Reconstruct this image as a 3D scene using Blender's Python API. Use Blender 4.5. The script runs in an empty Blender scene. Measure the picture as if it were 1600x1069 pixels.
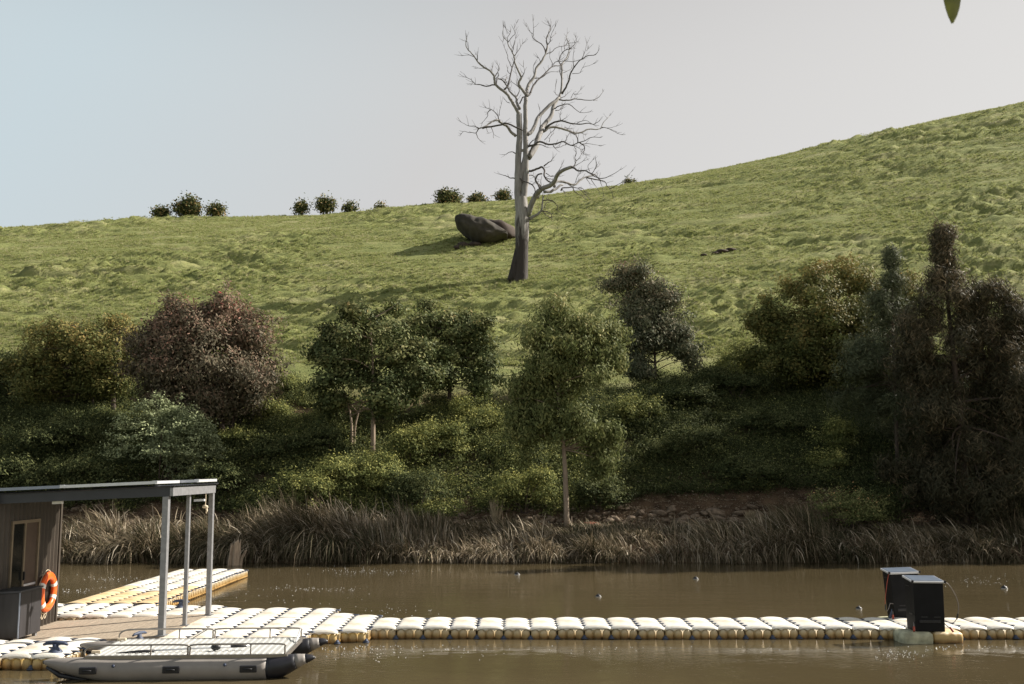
import bpy, math, random
import numpy as np
from mathutils import Vector, Matrix

sc = bpy.context.scene
COL = sc.collection
# ------------------------------------------------------------------ camera
F, TH, CZ = 1400.0, math.atan(200/1400.0), 3.17      # focal length in photo pixels, upward tilt, eye height
cam = bpy.data.cameras.new('camera'); cam.sensor_width = 36; cam.lens = 36*F/1600
cam.clip_start = .1; cam.clip_end = 5000
cam.dof.use_dof = True; cam.dof.focus_distance = 24; cam.dof.aperture_fstop = 5.6
co = bpy.data.objects.new('camera', cam); COL.objects.link(co); sc.camera = co
co.location = (0, 0, CZ); co.rotation_euler = (math.pi/2+TH, 0, 0)
# ------------------------------------------------------------------ world and sun
SUN_AZ, SUN_EL = math.radians(72), math.radians(35)   # azimuth measured from the view direction to the right
w = bpy.data.worlds.new('World'); sc.world = w; w.use_nodes = True
nt = w.node_tree; nt.nodes.clear()
out = nt.nodes.new('ShaderNodeOutputWorld'); bg = nt.nodes.new('ShaderNodeBackground')
sky = nt.nodes.new('ShaderNodeTexSky'); sky.sky_type = 'NISHITA'; sky.sun_disc = False
sky.sun_elevation = SUN_EL; sky.sun_rotation = SUN_AZ
sky.air_density = 1.0; sky.dust_density = 3.0; sky.ozone_density = 1.0; sky.altitude = 200
hs = nt.nodes.new('ShaderNodeHueSaturation')
tc = nt.nodes.new('ShaderNodeTexCoord'); sep = nt.nodes.new('ShaderNodeSeparateXYZ')
mr = nt.nodes.new('ShaderNodeMapRange'); mr.inputs[1].default_value = -.75; mr.inputs[2].default_value = .0
mr.inputs[3].default_value = .50; mr.inputs[4].default_value = .06; mr.interpolation_type = 'SMOOTHSTEP'
nt.links.new(tc.outputs['Generated'], sep.inputs[0]); nt.links.new(sep.outputs[0], mr.inputs[0])
nt.links.new(mr.outputs[0], hs.inputs['Saturation']); hs.inputs['Value'].default_value = 1.0
nt.links.new(sky.outputs[0], hs.inputs['Color'])
# thin even haze layer over the blue: pale blue away from the sun, grey-white towards it and the horizon
hz = nt.nodes.new('ShaderNodeMath'); hz.operation = 'MULTIPLY_ADD'; hz.inputs[1].default_value = -.75
nt.links.new(sep.outputs[2], hz.inputs[0]); nt.links.new(sep.outputs[0], hz.inputs[2])
rp_ = nt.nodes.new('ShaderNodeValToRGB'); el = rp_.color_ramp.elements; el[0].position = .0; el[0].color = (.35, .405, .43, 1); el[1].position = 1; el[1].color = (.445, .437, .425, 1)
e2 = rp_.color_ramp.elements.new(.33); e2.color = (.375, .37, .368, 1)
mr2 = nt.nodes.new('ShaderNodeMapRange'); mr2.inputs[1].default_value = -.72; mr2.inputs[2].default_value = .45
nt.links.new(hz.outputs[0], mr2.inputs[0]); nt.links.new(mr2.outputs[0], rp_.inputs[0])
sc_ = nt.nodes.new('ShaderNodeVectorMath'); sc_.operation = 'SCALE'; sc_.inputs['Scale'].default_value = 1/.05; nt.links.new(rp_.outputs[0], sc_.inputs[0])
mixs = nt.nodes.new('ShaderNodeMixRGB'); mfe = nt.nodes.new('ShaderNodeMapRange'); mfe.interpolation_type = 'SMOOTHSTEP'; mfe.inputs[1].default_value = .38; mfe.inputs[2].default_value = .80; mfe.inputs[3].default_value = .88; mfe.inputs[4].default_value = .12
nt.links.new(sep.outputs[2], mfe.inputs[0]); nt.links.new(mfe.outputs[0], mixs.inputs[0])
nt.links.new(hs.outputs[0], mixs.inputs[1]); nt.links.new(sc_.outputs[0], mixs.inputs[2]); nt.links.new(mixs.outputs[0], bg.inputs[0])
bg.inputs[1].default_value = .05
nt.links.new(bg.outputs[0], out.inputs[0])
sl = bpy.data.lights.new('sun', 'SUN'); sl.energy = 5.0; sl.angle = math.radians(.5); sl.color = (1, .93, .82)
so = bpy.data.objects.new('sun', sl); COL.objects.link(so)
SUN = Vector((math.sin(SUN_AZ)*math.cos(SUN_EL), math.cos(SUN_AZ)*math.cos(SUN_EL), math.sin(SUN_EL)))
so.rotation_euler = SUN.to_track_quat('Z', 'Y').to_euler(); so.location = (40, 10, 40)
sc.view_settings.view_transform = 'Standard'; sc.view_settings.look = 'None'
sc.view_settings.exposure = 0.85; sc.view_settings.gamma = 1; sc.view_settings.use_curve_mapping = False
sc.render.engine = 'CYCLES'
sc.cycles.max_bounces = 6; sc.cycles.transparent_max_bounces = 4

# ------------------------------------------------------------------ helpers
def ray(px, py):
    Y = (534.5-py)/F; X = (px-800)/F
    d = math.cos(TH)-Y*math.sin(TH); u = math.sin(TH)+Y*math.cos(TH)
    return u/d, X/d
def at(px, py, D):
    e, t = ray(px, py); return Vector((D*t, D, CZ+e*D))
def hsh(ix, iy, seed):
    n = (ix.astype(np.int64)*374761393 + iy.astype(np.int64)*668265263 + seed*1274126177) & 0xffffffff
    n = ((n ^ (n >> 13))*1274126177) & 0xffffffff
    return ((n ^ (n >> 16)) & 0xffff)/65535.0
def vn(x, y, seed=0):
    x = np.asarray(x, float); y = np.asarray(y, float)
    ix = np.floor(x); iy = np.floor(y); fx = x-ix; fy = y-iy
    fx = fx*fx*(3-2*fx); fy = fy*fy*(3-2*fy)
    a = hsh(ix, iy, seed); b = hsh(ix+1, iy, seed); c = hsh(ix, iy+1, seed); d = hsh(ix+1, iy+1, seed)
    return (a*(1-fx)+b*fx)*(1-fy)+(c*(1-fx)+d*fx)*fy
def fbm(x, y, seed=0, o=3):
    s = 0; a = 1; t = 0
    for k in range(o):
        s = s+a*vn(x*2**k, y*2**k, seed+k*17); t += a; a *= .5
    return s/t
def tag(o, label=None, cat=None, group=None, kind=None):
    if label: o['label'] = label
    if cat: o['category'] = cat
    if group: o['group'] = group
    if kind: o['kind'] = kind
    return o
def empty(name, loc, label, cat, group=None, rot=(0, 0, 0)):
    o = bpy.data.objects.new(name, None); COL.objects.link(o); o.location = loc; o.rotation_euler = rot
    o.empty_display_size = .2
    return tag(o, label, cat, group)
bpy_dep = []
def link(name, me, mat=None, parent=None, loc=None, rot=None, wl=True):
    o = bpy.data.objects.new(name, me); COL.objects.link(o)
    if mat is not None and not me.materials: me.materials.append(mat)
    if loc is not None: o.location = loc
    if rot is not None: o.rotation_euler = rot
    if parent is not None: o.parent = parent
    return o
def np_mesh(name, V, Fc, tint=None, smooth=False):
    """V (n,3); Fc (m,k) uniform polygons"""
    me = bpy.data.meshes.new(name); V = np.asarray(V, np.float32); Fc = np.asarray(Fc, np.int32)
    m, k = Fc.shape
    me.vertices.add(len(V)); me.vertices.foreach_set('co', V.ravel())
    me.loops.add(m*k); me.loops.foreach_set('vertex_index', Fc.ravel())
    me.polygons.add(m); me.polygons.foreach_set('loop_start', np.arange(m, dtype=np.int32)*k)
    me.polygons.foreach_set('loop_total', np.full(m, k, np.int32))
    if smooth: me.polygons.foreach_set('use_smooth', np.ones(m, bool))
    if tint is not None:
        a = me.attributes.new('tint', 'FLOAT', 'POINT'); a.data.foreach_set('value', np.asarray(tint, np.float32))
    me.update(calc_edges=True); return me
class MB:
    def __init__(s): s.v = []; s.f = []
    def add(s, vs, fs):
        n = len(s.v); s.v += [tuple(v) for v in vs]; s.f += [tuple(i+n for i in f) for f in fs]; return s
    def box(s, c, d, M=None):
        x, y, z = d[0]/2, d[1]/2, d[2]/2
        vs = [Vector((a*x, b*y, e*z)) for e in (-1, 1) for b in (-1, 1) for a in (-1, 1)]
        if M is not None: vs = [M @ v for v in vs]
        vs = [v+Vector(c) for v in vs]
        return s.add(vs, [(0, 2, 3, 1), (4, 5, 7, 6), (0, 1, 5, 4), (1, 3, 7, 5), (3, 2, 6, 7), (2, 0, 4, 6)])
    def hexa(s, lo, hi):      # 4 lower and 4 upper corners, same winding
        return s.add(list(lo)+list(hi), [(3, 2, 1, 0), (4, 5, 6, 7), (0, 1, 5, 4), (1, 2, 6, 5), (2, 3, 7, 6), (3, 0, 4, 7)])
    def tube(s, pts, rad, n=8, cap=True):
        pts = [Vector(p) for p in pts]
        if not hasattr(rad, '__len__'): rad = [rad]*len(pts)
        base = len(s.v); up = None
        for i, p in enumerate(pts):
            d = (pts[min(i+1, len(pts)-1)]-pts[max(i-1, 0)])
            if d.length < 1e-9: d = Vector((0, 0, 1))
            d.normalize()
            if up is None: up = Vector((1, 0, 0)) if abs(d.x) < .8 else Vector((0, 1, 0))
            a = d.cross(up).normalized(); up = a.cross(d).normalized()
            for k in range(n):
                t = 2*math.pi*k/n
                s.v.append(tuple(p+(a*math.cos(t)+up*math.sin(t))*rad[i]))
        for i in range(len(pts)-1):
            for k in range(n):
                a0 = base+i*n+k; a1 = base+i*n+(k+1) % n
                s.f.append((a0, a1, a1+n, a0+n))
        if cap:
            s.f.append(tuple(base+k for k in range(n))[::-1]); s.f.append(tuple(base+(len(pts)-1)*n+k for k in range(n)))
        return s
    def grid(s, P, nu, nv):
        n = len(s.v); s.v += [tuple(p) for p in P]
        for i in range(nu-1):
            for j in range(nv-1):
                a = n+i*nv+j; s.f.append((a, a+1, a+nv+1, a+nv))
        return s
    def mesh(s, name, smooth=False):
        me = bpy.data.meshes.new(name); me.from_pydata(s.v, [], s.f)
        if smooth: me.polygons.foreach_set('use_smooth', np.ones(len(me.polygons), bool))
        me.update(); return me
    def build(s, name, mat, parent=None, smooth=False, bevel=0, loc=None, seg=2):
        me = s.mesh(name, smooth)
        if bevel:
            import bmesh
            bm = bmesh.new(); bm.from_mesh(me)
            bmesh.ops.recalc_face_normals(bm, faces=bm.faces)
            es = [e for e in bm.edges if len(e.link_faces) == 2 and e.calc_face_angle(0) > .6]
            bmesh.ops.bevel(bm, geom=es, offset=bevel, segments=seg, profile=.5, affect='EDGES', clamp_overlap=True)
            bm.to_mesh(me); bm.free()
        return link(name, me, mat, parent, loc)
def smooth_path(pts, k=4):
    """Catmull-Rom through points; returns list"""
    P = [np.array(p, float) for p in pts]; P = [2*P[0]-P[1]]+P+[2*P[-1]-P[-2]]; o = []
    for i in range(1, len(P)-2):
        for j in range(k):
            t = j/k; a, b, c, d = P[i-1], P[i], P[i+1], P[i+2]
            o.append(.5*((2*b)+(-a+c)*t+(2*a-5*b+4*c-d)*t*t+(-a+3*b-3*c+d)*t**3))
    o.append(P[-2]); return o

# ------------------------------------------------------------------ materials
def nodemat(name):
    m = bpy.data.materials.new(name); m.use_nodes = True; n = m.node_tree
    return m, n, n.nodes['Principled BSDF']
def ramp(n, src, stops):
    r = n.nodes.new('ShaderNodeValToRGB'); r.color_ramp.elements.remove(r.color_ramp.elements[1])
    for i, (p, c) in enumerate(stops):
        e = r.color_ramp.elements[0] if i == 0 else r.color_ramp.elements.new(p)
        e.position = p; e.color = (*c, 1)
    n.links.new(src, r.inputs[0]); return r
def noise(n, scale, coord='Object', stretch=None, detail=4, rough=.55):
    t = n.nodes.new('ShaderNodeTexCoord'); x = n.nodes.new('ShaderNodeTexNoise')
    x.inputs['Scale'].default_value = scale; x.inputs['Detail'].default_value = detail; x.inputs['Roughness'].default_value = rough
    if stretch:
        mp = n.nodes.new('ShaderNodeMapping'); mp.inputs['Scale'].default_value = stretch
        n.links.new(t.outputs[coord], mp.inputs[0]); n.links.new(mp.outputs[0], x.inputs[0])
    else: n.links.new(t.outputs[coord], x.inputs[0])
    return x
def plain(name, c, rough=.6, metal=0, var=.25, scale=6, bump=.1, stretch=None, spec=.5, bscale=None):
    m, n, b = nodemat(name)
    x = noise(n, scale, stretch=stretch)
    lo = tuple(v*(1-var) for v in c); hi = tuple(min(1, v*(1+var)) for v in c)
    r = ramp(n, x.outputs[0], [(.3, lo), (.7, hi)]); n.links.new(r.outputs[0], b.inputs['Base Color'])
    b.inputs['Roughness'].default_value = rough; b.inputs['Metallic'].default_value = metal
    b.inputs['Specular IOR Level'].default_value = spec
    if bump:
        y = noise(n, bscale or scale*4, stretch=stretch); bp = n.nodes.new('ShaderNodeBump'); bp.inputs['Strength'].default_value = bump
        bp.inputs['Distance'].default_value = .02
        n.links.new(y.outputs[0], bp.inputs['Height']); n.links.new(bp.outputs[0], b.inputs['Normal'])
    return m
def leafmat(name, stops, rough=.5, trans=.25, spec=.25):
    spec = min(spec, .10); rough = max(rough, .6)
    if 'leaves' in name or 'needles' in name: stops = [(p, tuple(v*(.95+1.6*p) for v in c)) for p, c in stops]  # stronger gain on high tints puts sunlit crown tops into the leaf colour
    m, n, b = nodemat(name)
    a = n.nodes.new('ShaderNodeAttribute'); a.attribute_name = 'tint'
    r = ramp(n, a.outputs['Fac'], stops); n.links.new(r.outputs[0], b.inputs['Base Color'])
    b.inputs['Roughness'].default_value = rough; b.inputs['Specular IOR Level'].default_value = spec
    tr = n.nodes.new('ShaderNodeBsdfTranslucent'); mx = n.nodes.new('ShaderNodeMixShader'); mx.inputs[0].default_value = trans
    n.links.new(r.outputs[0], tr.inputs[0]); n.links.new(b.outputs[0], mx.inputs[1]); n.links.new(tr.outputs[0], mx.inputs[2])
    n.links.new(mx.outputs[0], n.nodes['Material Output'].inputs[0]); return m
def white_stained(nm='float_plastic', top=(.86, .83, .77), mid=(.66, .55, .36)):
    """moulded plastic of the float modules: white on top, ochre lower down, brown scum at the waterline"""
    m, n, b = nodemat(nm)
    t = n.nodes.new('ShaderNodeTexCoord'); s = n.nodes.new('ShaderNodeSeparateXYZ'); n.links.new(t.outputs['Object'], s.inputs[0])
    x = noise(n, 9, detail=5); ma = n.nodes.new('ShaderNodeMath'); ma.operation = 'MULTIPLY_ADD'
    n.links.new(x.outputs[0], ma.inputs[0]); ma.inputs[1].default_value = .09; n.links.new(s.outputs[2], ma.inputs[2])
    mr = n.nodes.new('ShaderNodeMapRange'); mr.inputs[1].default_value = .0; mr.inputs[2].default_value = .28
    n.links.new(ma.outputs[0], mr.inputs[0])
    r = ramp(n, mr.outputs[0], [(.12, (.05, .03, .012)), (.24, (.26, .14, .04)), (.45, (.54, .38, .17)), (.70, mid), (.80, top)])
    oi = n.nodes.new('ShaderNodeObjectInfo'); hv = n.nodes.new('ShaderNodeHueSaturation')
    mv = n.nodes.new('ShaderNodeMapRange'); mv.inputs[3].default_value = .86; mv.inputs[4].default_value = 1.03
    n.links.new(oi.outputs['Random'], mv.inputs[0]); n.links.new(mv.outputs[0], hv.inputs['Value']); n.links.new(r.outputs[0], hv.inputs['Color'])
    x2 = noise(n, 3, coord='Object', detail=6); d = ramp(n, x2.outputs[0], [(.40, (1, 1, 1)), (.58, (.93, .90, .84)), (.72, (.70, .62, .50))])
    mm = n.nodes.new('ShaderNodeMixRGB'); mm.blend_type = 'MULTIPLY'; mm.inputs[0].default_value = 1
    n.links.new(hv.outputs[0], mm.inputs[1]); n.links.new(d.outputs[0], mm.inputs[2])
    n.links.new(mm.outputs[0], b.inputs['Base Color']); b.inputs['Roughness'].default_value = .45
    w_ = n.nodes.new('ShaderNodeTexWave'); w_.inputs['Scale'].default_value = 14; n.links.new(t.outputs['Object'], w_.inputs[0]); w_.bands_direction = 'X'
    bp = n.nodes.new('ShaderNodeBump'); bp.inputs['Strength'].default_value = .35; bp.inputs['Distance'].default_value = .004
    n.links.new(w_.outputs[1], bp.inputs['Height']); n.links.new(bp.outputs[0], b.inputs['Normal'])
    return m
M = {}
M['float'] = white_stained()
M['float_ochre'] = white_stained('ochre_sided_float_plastic', mid=(.70, .50, .18))
M['float_yellow'] = white_stained('yellowed_and_sunlit_float_plastic', (.80, .62, .38), (.62, .42, .16))
M['coupler_and_shade'] = plain('coupler_and_shade_plastic', (.05, .065, .11), .6, var=.3)
M['black_plastic'] = plain('black_plastic', (.012, .012, .015), .45, var=.3)
M['steel'] = plain('galvanised_steel', (.27, .27, .28), .5, .5, var=.15, scale=12, bump=.05)
M['dark_steel'] = plain('charcoal_steel', (.045, .047, .055), .45, .2, var=.12, scale=5, bump=.03)
M['cladding'] = plain('corrugated_cladding', (.062, .050, .039), .5, .1, var=.12, scale=3, bump=.03)
M['deck_board'] = plain('weathered_deck_timber', (.36, .295, .225), .75, var=.22, scale=7, stretch=(6, .7, 6), bump=.25)
M['cabinet'] = plain('dark_cabinet_panel', (.024, .022, .024), .55, var=.3, scale=8, stretch=(1, 1, .15), bump=.08)
M['orange'] = plain('orange_ring_shell', (.85, .13, .02), .35, var=.1, scale=8, bump=.03)
M['band'] = plain('reflective_band', (.75, .74, .70), .5, var=.08)
M['rope'] = plain('pale_rope', (.62, .52, .38), .9, var=.2, scale=40)
M['dark_glass'] = plain('dark_glass', (.01, .012, .012), .06, var=.1, bump=0, spec=.8)
M['door_screen'] = plain('brown_door_screen', (.075, .05, .035), .7, var=.15)
M['door_frame'] = plain('tan_door_frame', (.20, .16, .11), .5, var=.1)
M['tube_pvc'] = plain('grey_pvc', (.27, .245, .225), .5, var=.14, scale=3, bump=.04)
M['black_pvc'] = plain('black_pvc', (.018, .018, .024), .42, var=.25)
M['boat_deck'] = plain('pale_ribbed_deck', (.50, .50, .48), .4, var=.1, scale=3, bump=.03)
M['alloy'] = plain('alloy_rail', (.34, .31, .28), .38, .7, var=.15, bump=.02)
M['panel_glass'] = plain('solar_panel_glass', (.11, .14, .19), .3, var=.15, bump=0, spec=.8)
M['alu'] = plain('aluminium_edge', (.66, .67, .70), .4, .4, var=.06, bump=.02)
M['alu_blue'] = plain('weathered_aluminium', (.27, .30, .37), .4, .5, var=.08, bump=.02)
M['green_float'] = plain('algae_stained_plastic', (.42, .41, .28), .6, var=.35, scale=7, bump=.1)
M['feeder'] = plain('black_painted_box', (.008, .008, .009), .6, var=.3, scale=5, bump=.05, spec=.2)
M['cable'] = plain('grey_cable', (.22, .19, .18), .6)
M['red'] = plain('faded_red_grip', (.35, .06, .03), .6)
M['deadwood'] = plain('bleached_dead_wood', (.25, .235, .225), .8, var=.30, scale=2.5, stretch=(2, 2, .5), bump=.4)
M['twig'] = plain('dark_dead_twig', (.085, .073, .070), .85, var=.3)
M['char'] = plain('charred_bark', (.035, .028, .025), .9, var=.4, scale=3, stretch=(3, 3, .4), bump=.5)
M['bark'] = plain('pale_gum_bark', (.26, .20, .145), .85, var=.35, scale=5, stretch=(2, 2, .5), bump=.4)
M['darkbark'] = plain('dark_bark', (.07, .05, .038), .9, var=.4, scale=5, stretch=(2, 2, .5), bump=.5)
M['stump'] = plain('weathered_stump_wood', (.42, .32, .23), .85, var=.35, scale=7, stretch=(4, 4, .5), bump=.6)
M['rock'] = plain('lichen_rock', (.05, .043, .033), .9, var=.5, scale=1.1, bump=.9, bscale=7)
M['brown_rock'] = plain('brown_rock', (.052, .036, .027), .9, var=.45, scale=1.6, bump=.9, bscale=7)
M['bank_rock'] = plain('sandstone_rubble', (.17, .125, .085), .9, var=.4, scale=2.5, bump=.6, bscale=14)
M['red_rock'] = plain('red_clay_lump', (.15, .05, .025), .95, var=.35, scale=3, bump=.5)

# ------------------------------------------------------------------ terrain height
ctrl_px = np.array([-300, 0, 240, 500, 680, 790, 960, 1100, 1300, 1500, 1600, 2000], float)
sky_py = np.array([372, 357, 344, 337, 322, 314, 291, 269, 226, 180, 160, 90], float)
EY = {}
def e_py(py): return np.vectorize(lambda v: ray(800, v)[0])(py)
_t = np.array([ray(p, q)[1] for p, q in zip(ctrl_px, sky_py)]); _e = e_py(sky_py)
def dc(t): return 108+12*np.tanh(t*1.5)        # distance of the crest
lowD = np.array([28.0, 30.5, 31.6, 32.3, 33.2, 34.6, 35.6, 37.0, 39.5, 43.0, 47.0, 53.0])
lowZ = np.array([-1.2, -.7, -.1, .35, .7, .95, 1.25, 2.25, 3.9, 5.6, 7.4, 10.6])
def terrain_base(x, D):
    x = np.asarray(x, float); D = np.asarray(D, float); t = np.clip(x/D, -1.2, 1.2)
    ec = np.interp(t, _t, _e); e65 = .2146+np.where(t > 0, .055*t, .03*t)
    zlow = np.interp(D, lowD, lowZ)
    # blend 53..65
    z65 = CZ+65*e65
    Dc = dc(t); s = np.clip((D-65)/(Dc-65), 0, 1); g = 1-(1-s)**1.7
    zhi = CZ+D*(e65+(ec-e65)*g)
    k = np.clip((D-53)/12, 0, 1); m0 = .5*12; m1 = 12*((ec-e65)*1.7/(Dc-65)*65+e65)
    h = (2*k**3-3*k**2+1)*10.6+(k**3-2*k**2+k)*m0+(-2*k**3+3*k**2)*z65+(k**3-k**2)*m1
    z = np.where(D < 53, zlow, np.where(D < 65, h, zhi))
    over = np.clip(D-Dc, 0, None)
    zc = CZ+Dc*ec
    z = np.where(D > Dc, zc+ec*over*0-.10*over-.004*over**2*np.exp(-over/60), z)
    return z
def bumps(x, D, z):
    m = np.clip((D-48)/8, 0, 1)
    wx = x+2.0*vn(x*.15, D*.15, 5); wd = D+1.6*fbm(x*.16, D*.2, 9, 2)
    r1 = fbm(wx*.17, wd*1.35, 1, 2); r2 = fbm(wx*.48, wd*2.7, 2, 2); r3 = vn(wx*1.6, wd*4.6, 3)
    patch = fbm(x*.09, D*.12, 21, 2)
    amp = .35+1.5*np.clip(patch-.38, 0, .35)/.35
    sharp = np.abs(r1-.5)*2
    h = (.50*(r1-.5)+.46*(.35-sharp)*.6+.50*(r2-.5)+.26*(r3-.5))*amp*1.15
    return h*m*1.0+.10*(fbm(x*1.2, D*1.2, 31, 2)-.5)*(1-m)*np.clip((D-32.5)/2, 0, 1)
def terrain(x, D):
    z = terrain_base(x, D); return z+bumps(np.asarray(x, float), np.asarray(D, float), z)
def gz(x, D): return float(terrain(np.array([x]), np.array([D]))[0])

def hit(px, py):
    e, t = ray(px, py)
    Ds = np.linspace(45, 118, 2000); z = terrain(t*Ds, Ds); k = np.argmax(z > CZ+e*Ds); return float(Ds[k])
# hillside sheet: rows in distance, columns in bearing
tt = np.concatenate([np.linspace(-2.6, -.72, 30), np.arange(-.715, .716, .0040), np.linspace(.72, 2.6, 30)])
dd = np.concatenate([np.linspace(28, 50, 70), np.arange(50.2, 82, .22), np.arange(82, 126, .32), np.linspace(127, 420, 50)])
T, Dg = np.meshgrid(tt, dd); X = T*Dg; Z = terrain(X, Dg)
far = np.clip((Dg-150)/200, 0, 1); Z = Z*(1-far)+(-1.45)*far
V = np.stack([X.ravel(), Dg.ravel(), Z.ravel()], 1); nr, nc = T.shape
I = np.arange(nr*nc).reshape(nr, nc); Fq = np.stack([I[:-1, :-1].ravel(), I[:-1, 1:].ravel(), I[1:, 1:].ravel(), I[1:, :-1].ravel()], 1)
m, n, b = nodemat('hillside_turf')
tcn = n.nodes.new('ShaderNodeTexCoord'); sp = n.nodes.new('ShaderNodeSeparateXYZ'); n.links.new(tcn.outputs['Object'], sp.inputs[0])
n1 = noise(n, .35, stretch=(.5, 1.3, 1), detail=6, rough=.65); n2 = noise(n, 2.4, stretch=(.7, 1.5, 1), detail=5, rough=.7)
g1 = ramp(n, n1.outputs[0], [(.30, (.165, .190, .068)), (.52, (.235, .25, .098)), (.72, (.33, .31, .165))])
g2 = ramp(n, n2.outputs[0], [(.30, (.55, .62, .55)), (.5, (1, 1, 1)), (.75, (1.0, .93, .85))])
mx = n.nodes.new('ShaderNodeMixRGB'); mx.blend_type = 'MULTIPLY'; mx.inputs[0].default_value = .9
n.links.new(g1.outputs[0], mx.inputs[1]); n.links.new(g2.outputs[0], mx.inputs[2])
n3 = noise(n, 1.7, detail=6); soil = ramp(n, n3.outputs[0], [(.3, (.05, .032, .022)), (.5, (.12, .08, .052)), (.7, (.20, .135, .085))])
mk = n.nodes.new('ShaderNodeMapRange'); mk.inputs[1].default_value = 46; mk.inputs[2].default_value = 50
ad = n.nodes.new('ShaderNodeMath'); ad.operation = 'MULTIPLY_ADD'; n.links.new(n1.outputs[0], ad.inputs[0]); ad.inputs[1].default_value = 4; n.links.new(sp.outputs[1], ad.inputs[2])
n.links.new(ad.outputs[0], mk.inputs[0])
mx2 = n.nodes.new('ShaderNodeMixRGB'); n.links.new(mk.outputs[0], mx2.inputs[0]); n.links.new(soil.outputs[0], mx2.inputs[1]); n.links.new(mx.outputs[0], mx2.inputs[2])
n.links.new(mx2.outputs[0], b.inputs['Base Color']); b.inputs['Roughness'].default_value = .95; b.inputs['Specular IOR Level'].default_value = .1
nb = noise(n, 6, stretch=(.8, 1.2, 1), detail=6, rough=.75); bp = n.nodes.new('ShaderNodeBump'); bp.inputs['Strength'].default_value = .9; bp.inputs['Distance'].default_value = .12
n.links.new(nb.outputs[0], bp.inputs['Height']); n.links.new(bp.outputs[0], b.inputs['Normal'])
M['turf'] = m
tag(link('hillside', np_mesh('hillside', V, Fq, smooth=True), m), kind='structure')
# base ground sheet and near bank
g = MB().add([(-2500, -2500, -1.5), (2500, -2500, -1.5), (2500, 2500, -1.5), (-2500, 2500, -1.5)], [(0, 1, 2, 3)])
tag(g.build('ground', plain('plain_soil', (.12, .11, .05), .95, scale=.2)), kind='structure')
P = []; ys = np.linspace(-60, 11.6, 40); xs = np.linspace(-150, 150, 120)
for y in ys:
    for x in xs:
        k = min(1, max(0, (11.6-y)/6)); P.append((x, y, -1.0+2.5*(k*k*(3-2*k))+.12*math.sin(x*.7+y)*k))
tag(MB().grid(P, len(ys), len(xs)).build('near_bank', plain('near_bank_turf', (.14, .15, .06), .95, scale=1.5, bump=.6), smooth=True), kind='structure')

# water
m, n, b = nodemat('muddy_water')
b.inputs['Base Color'].default_value = (.085, .062, .030, 1); b.inputs['Roughness'].default_value = .045; b.inputs['IOR'].default_value = 1.33
x0 = noise(n, .10, stretch=(.6, 1.4, 1), detail=3); rr = ramp(n, x0.outputs[0], [(.35, (.068, .053, .028)), (.65, (.088, .068, .038))]); n.links.new(rr.outputs[0], b.inputs['Base Color'])
x1 = noise(n, 7.0, stretch=(1, 1.8, 1), detail=4, rough=.55); x2 = noise(n, 1.6, stretch=(.7, 1.6, 1), detail=2)
x3 = noise(n, .35, detail=3); rp = ramp(n, x3.outputs[0], [(.42, (.25,)*3), (.62, (1,)*3)])
am = n.nodes.new('ShaderNodeMath'); am.operation = 'MULTIPLY'; n.links.new(x1.outputs[0], am.inputs[0]); n.links.new(rp.outputs[0], am.inputs[1])
am2 = n.nodes.new('ShaderNodeMath'); am2.operation = 'MULTIPLY_ADD'; n.links.new(x2.outputs[0], am2.inputs[0]); am2.inputs[1].default_value = 1.2; n.links.new(am.outputs[0], am2.inputs[2])
bp = n.nodes.new('ShaderNodeBump'); bp.inputs['Strength'].default_value = .55; bp.inputs['Distance'].default_value = .012
n.links.new(am2.outputs[0], bp.inputs['Height']); n.links.new(bp.outputs[0], b.inputs['Normal'])
P = [(x, y, 0) for y in np.linspace(5, 33, 8) for x in np.linspace(-150, 150, 20)]
tag(MB().grid(P, 8, 20).build('water', m), kind='structure')

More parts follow.
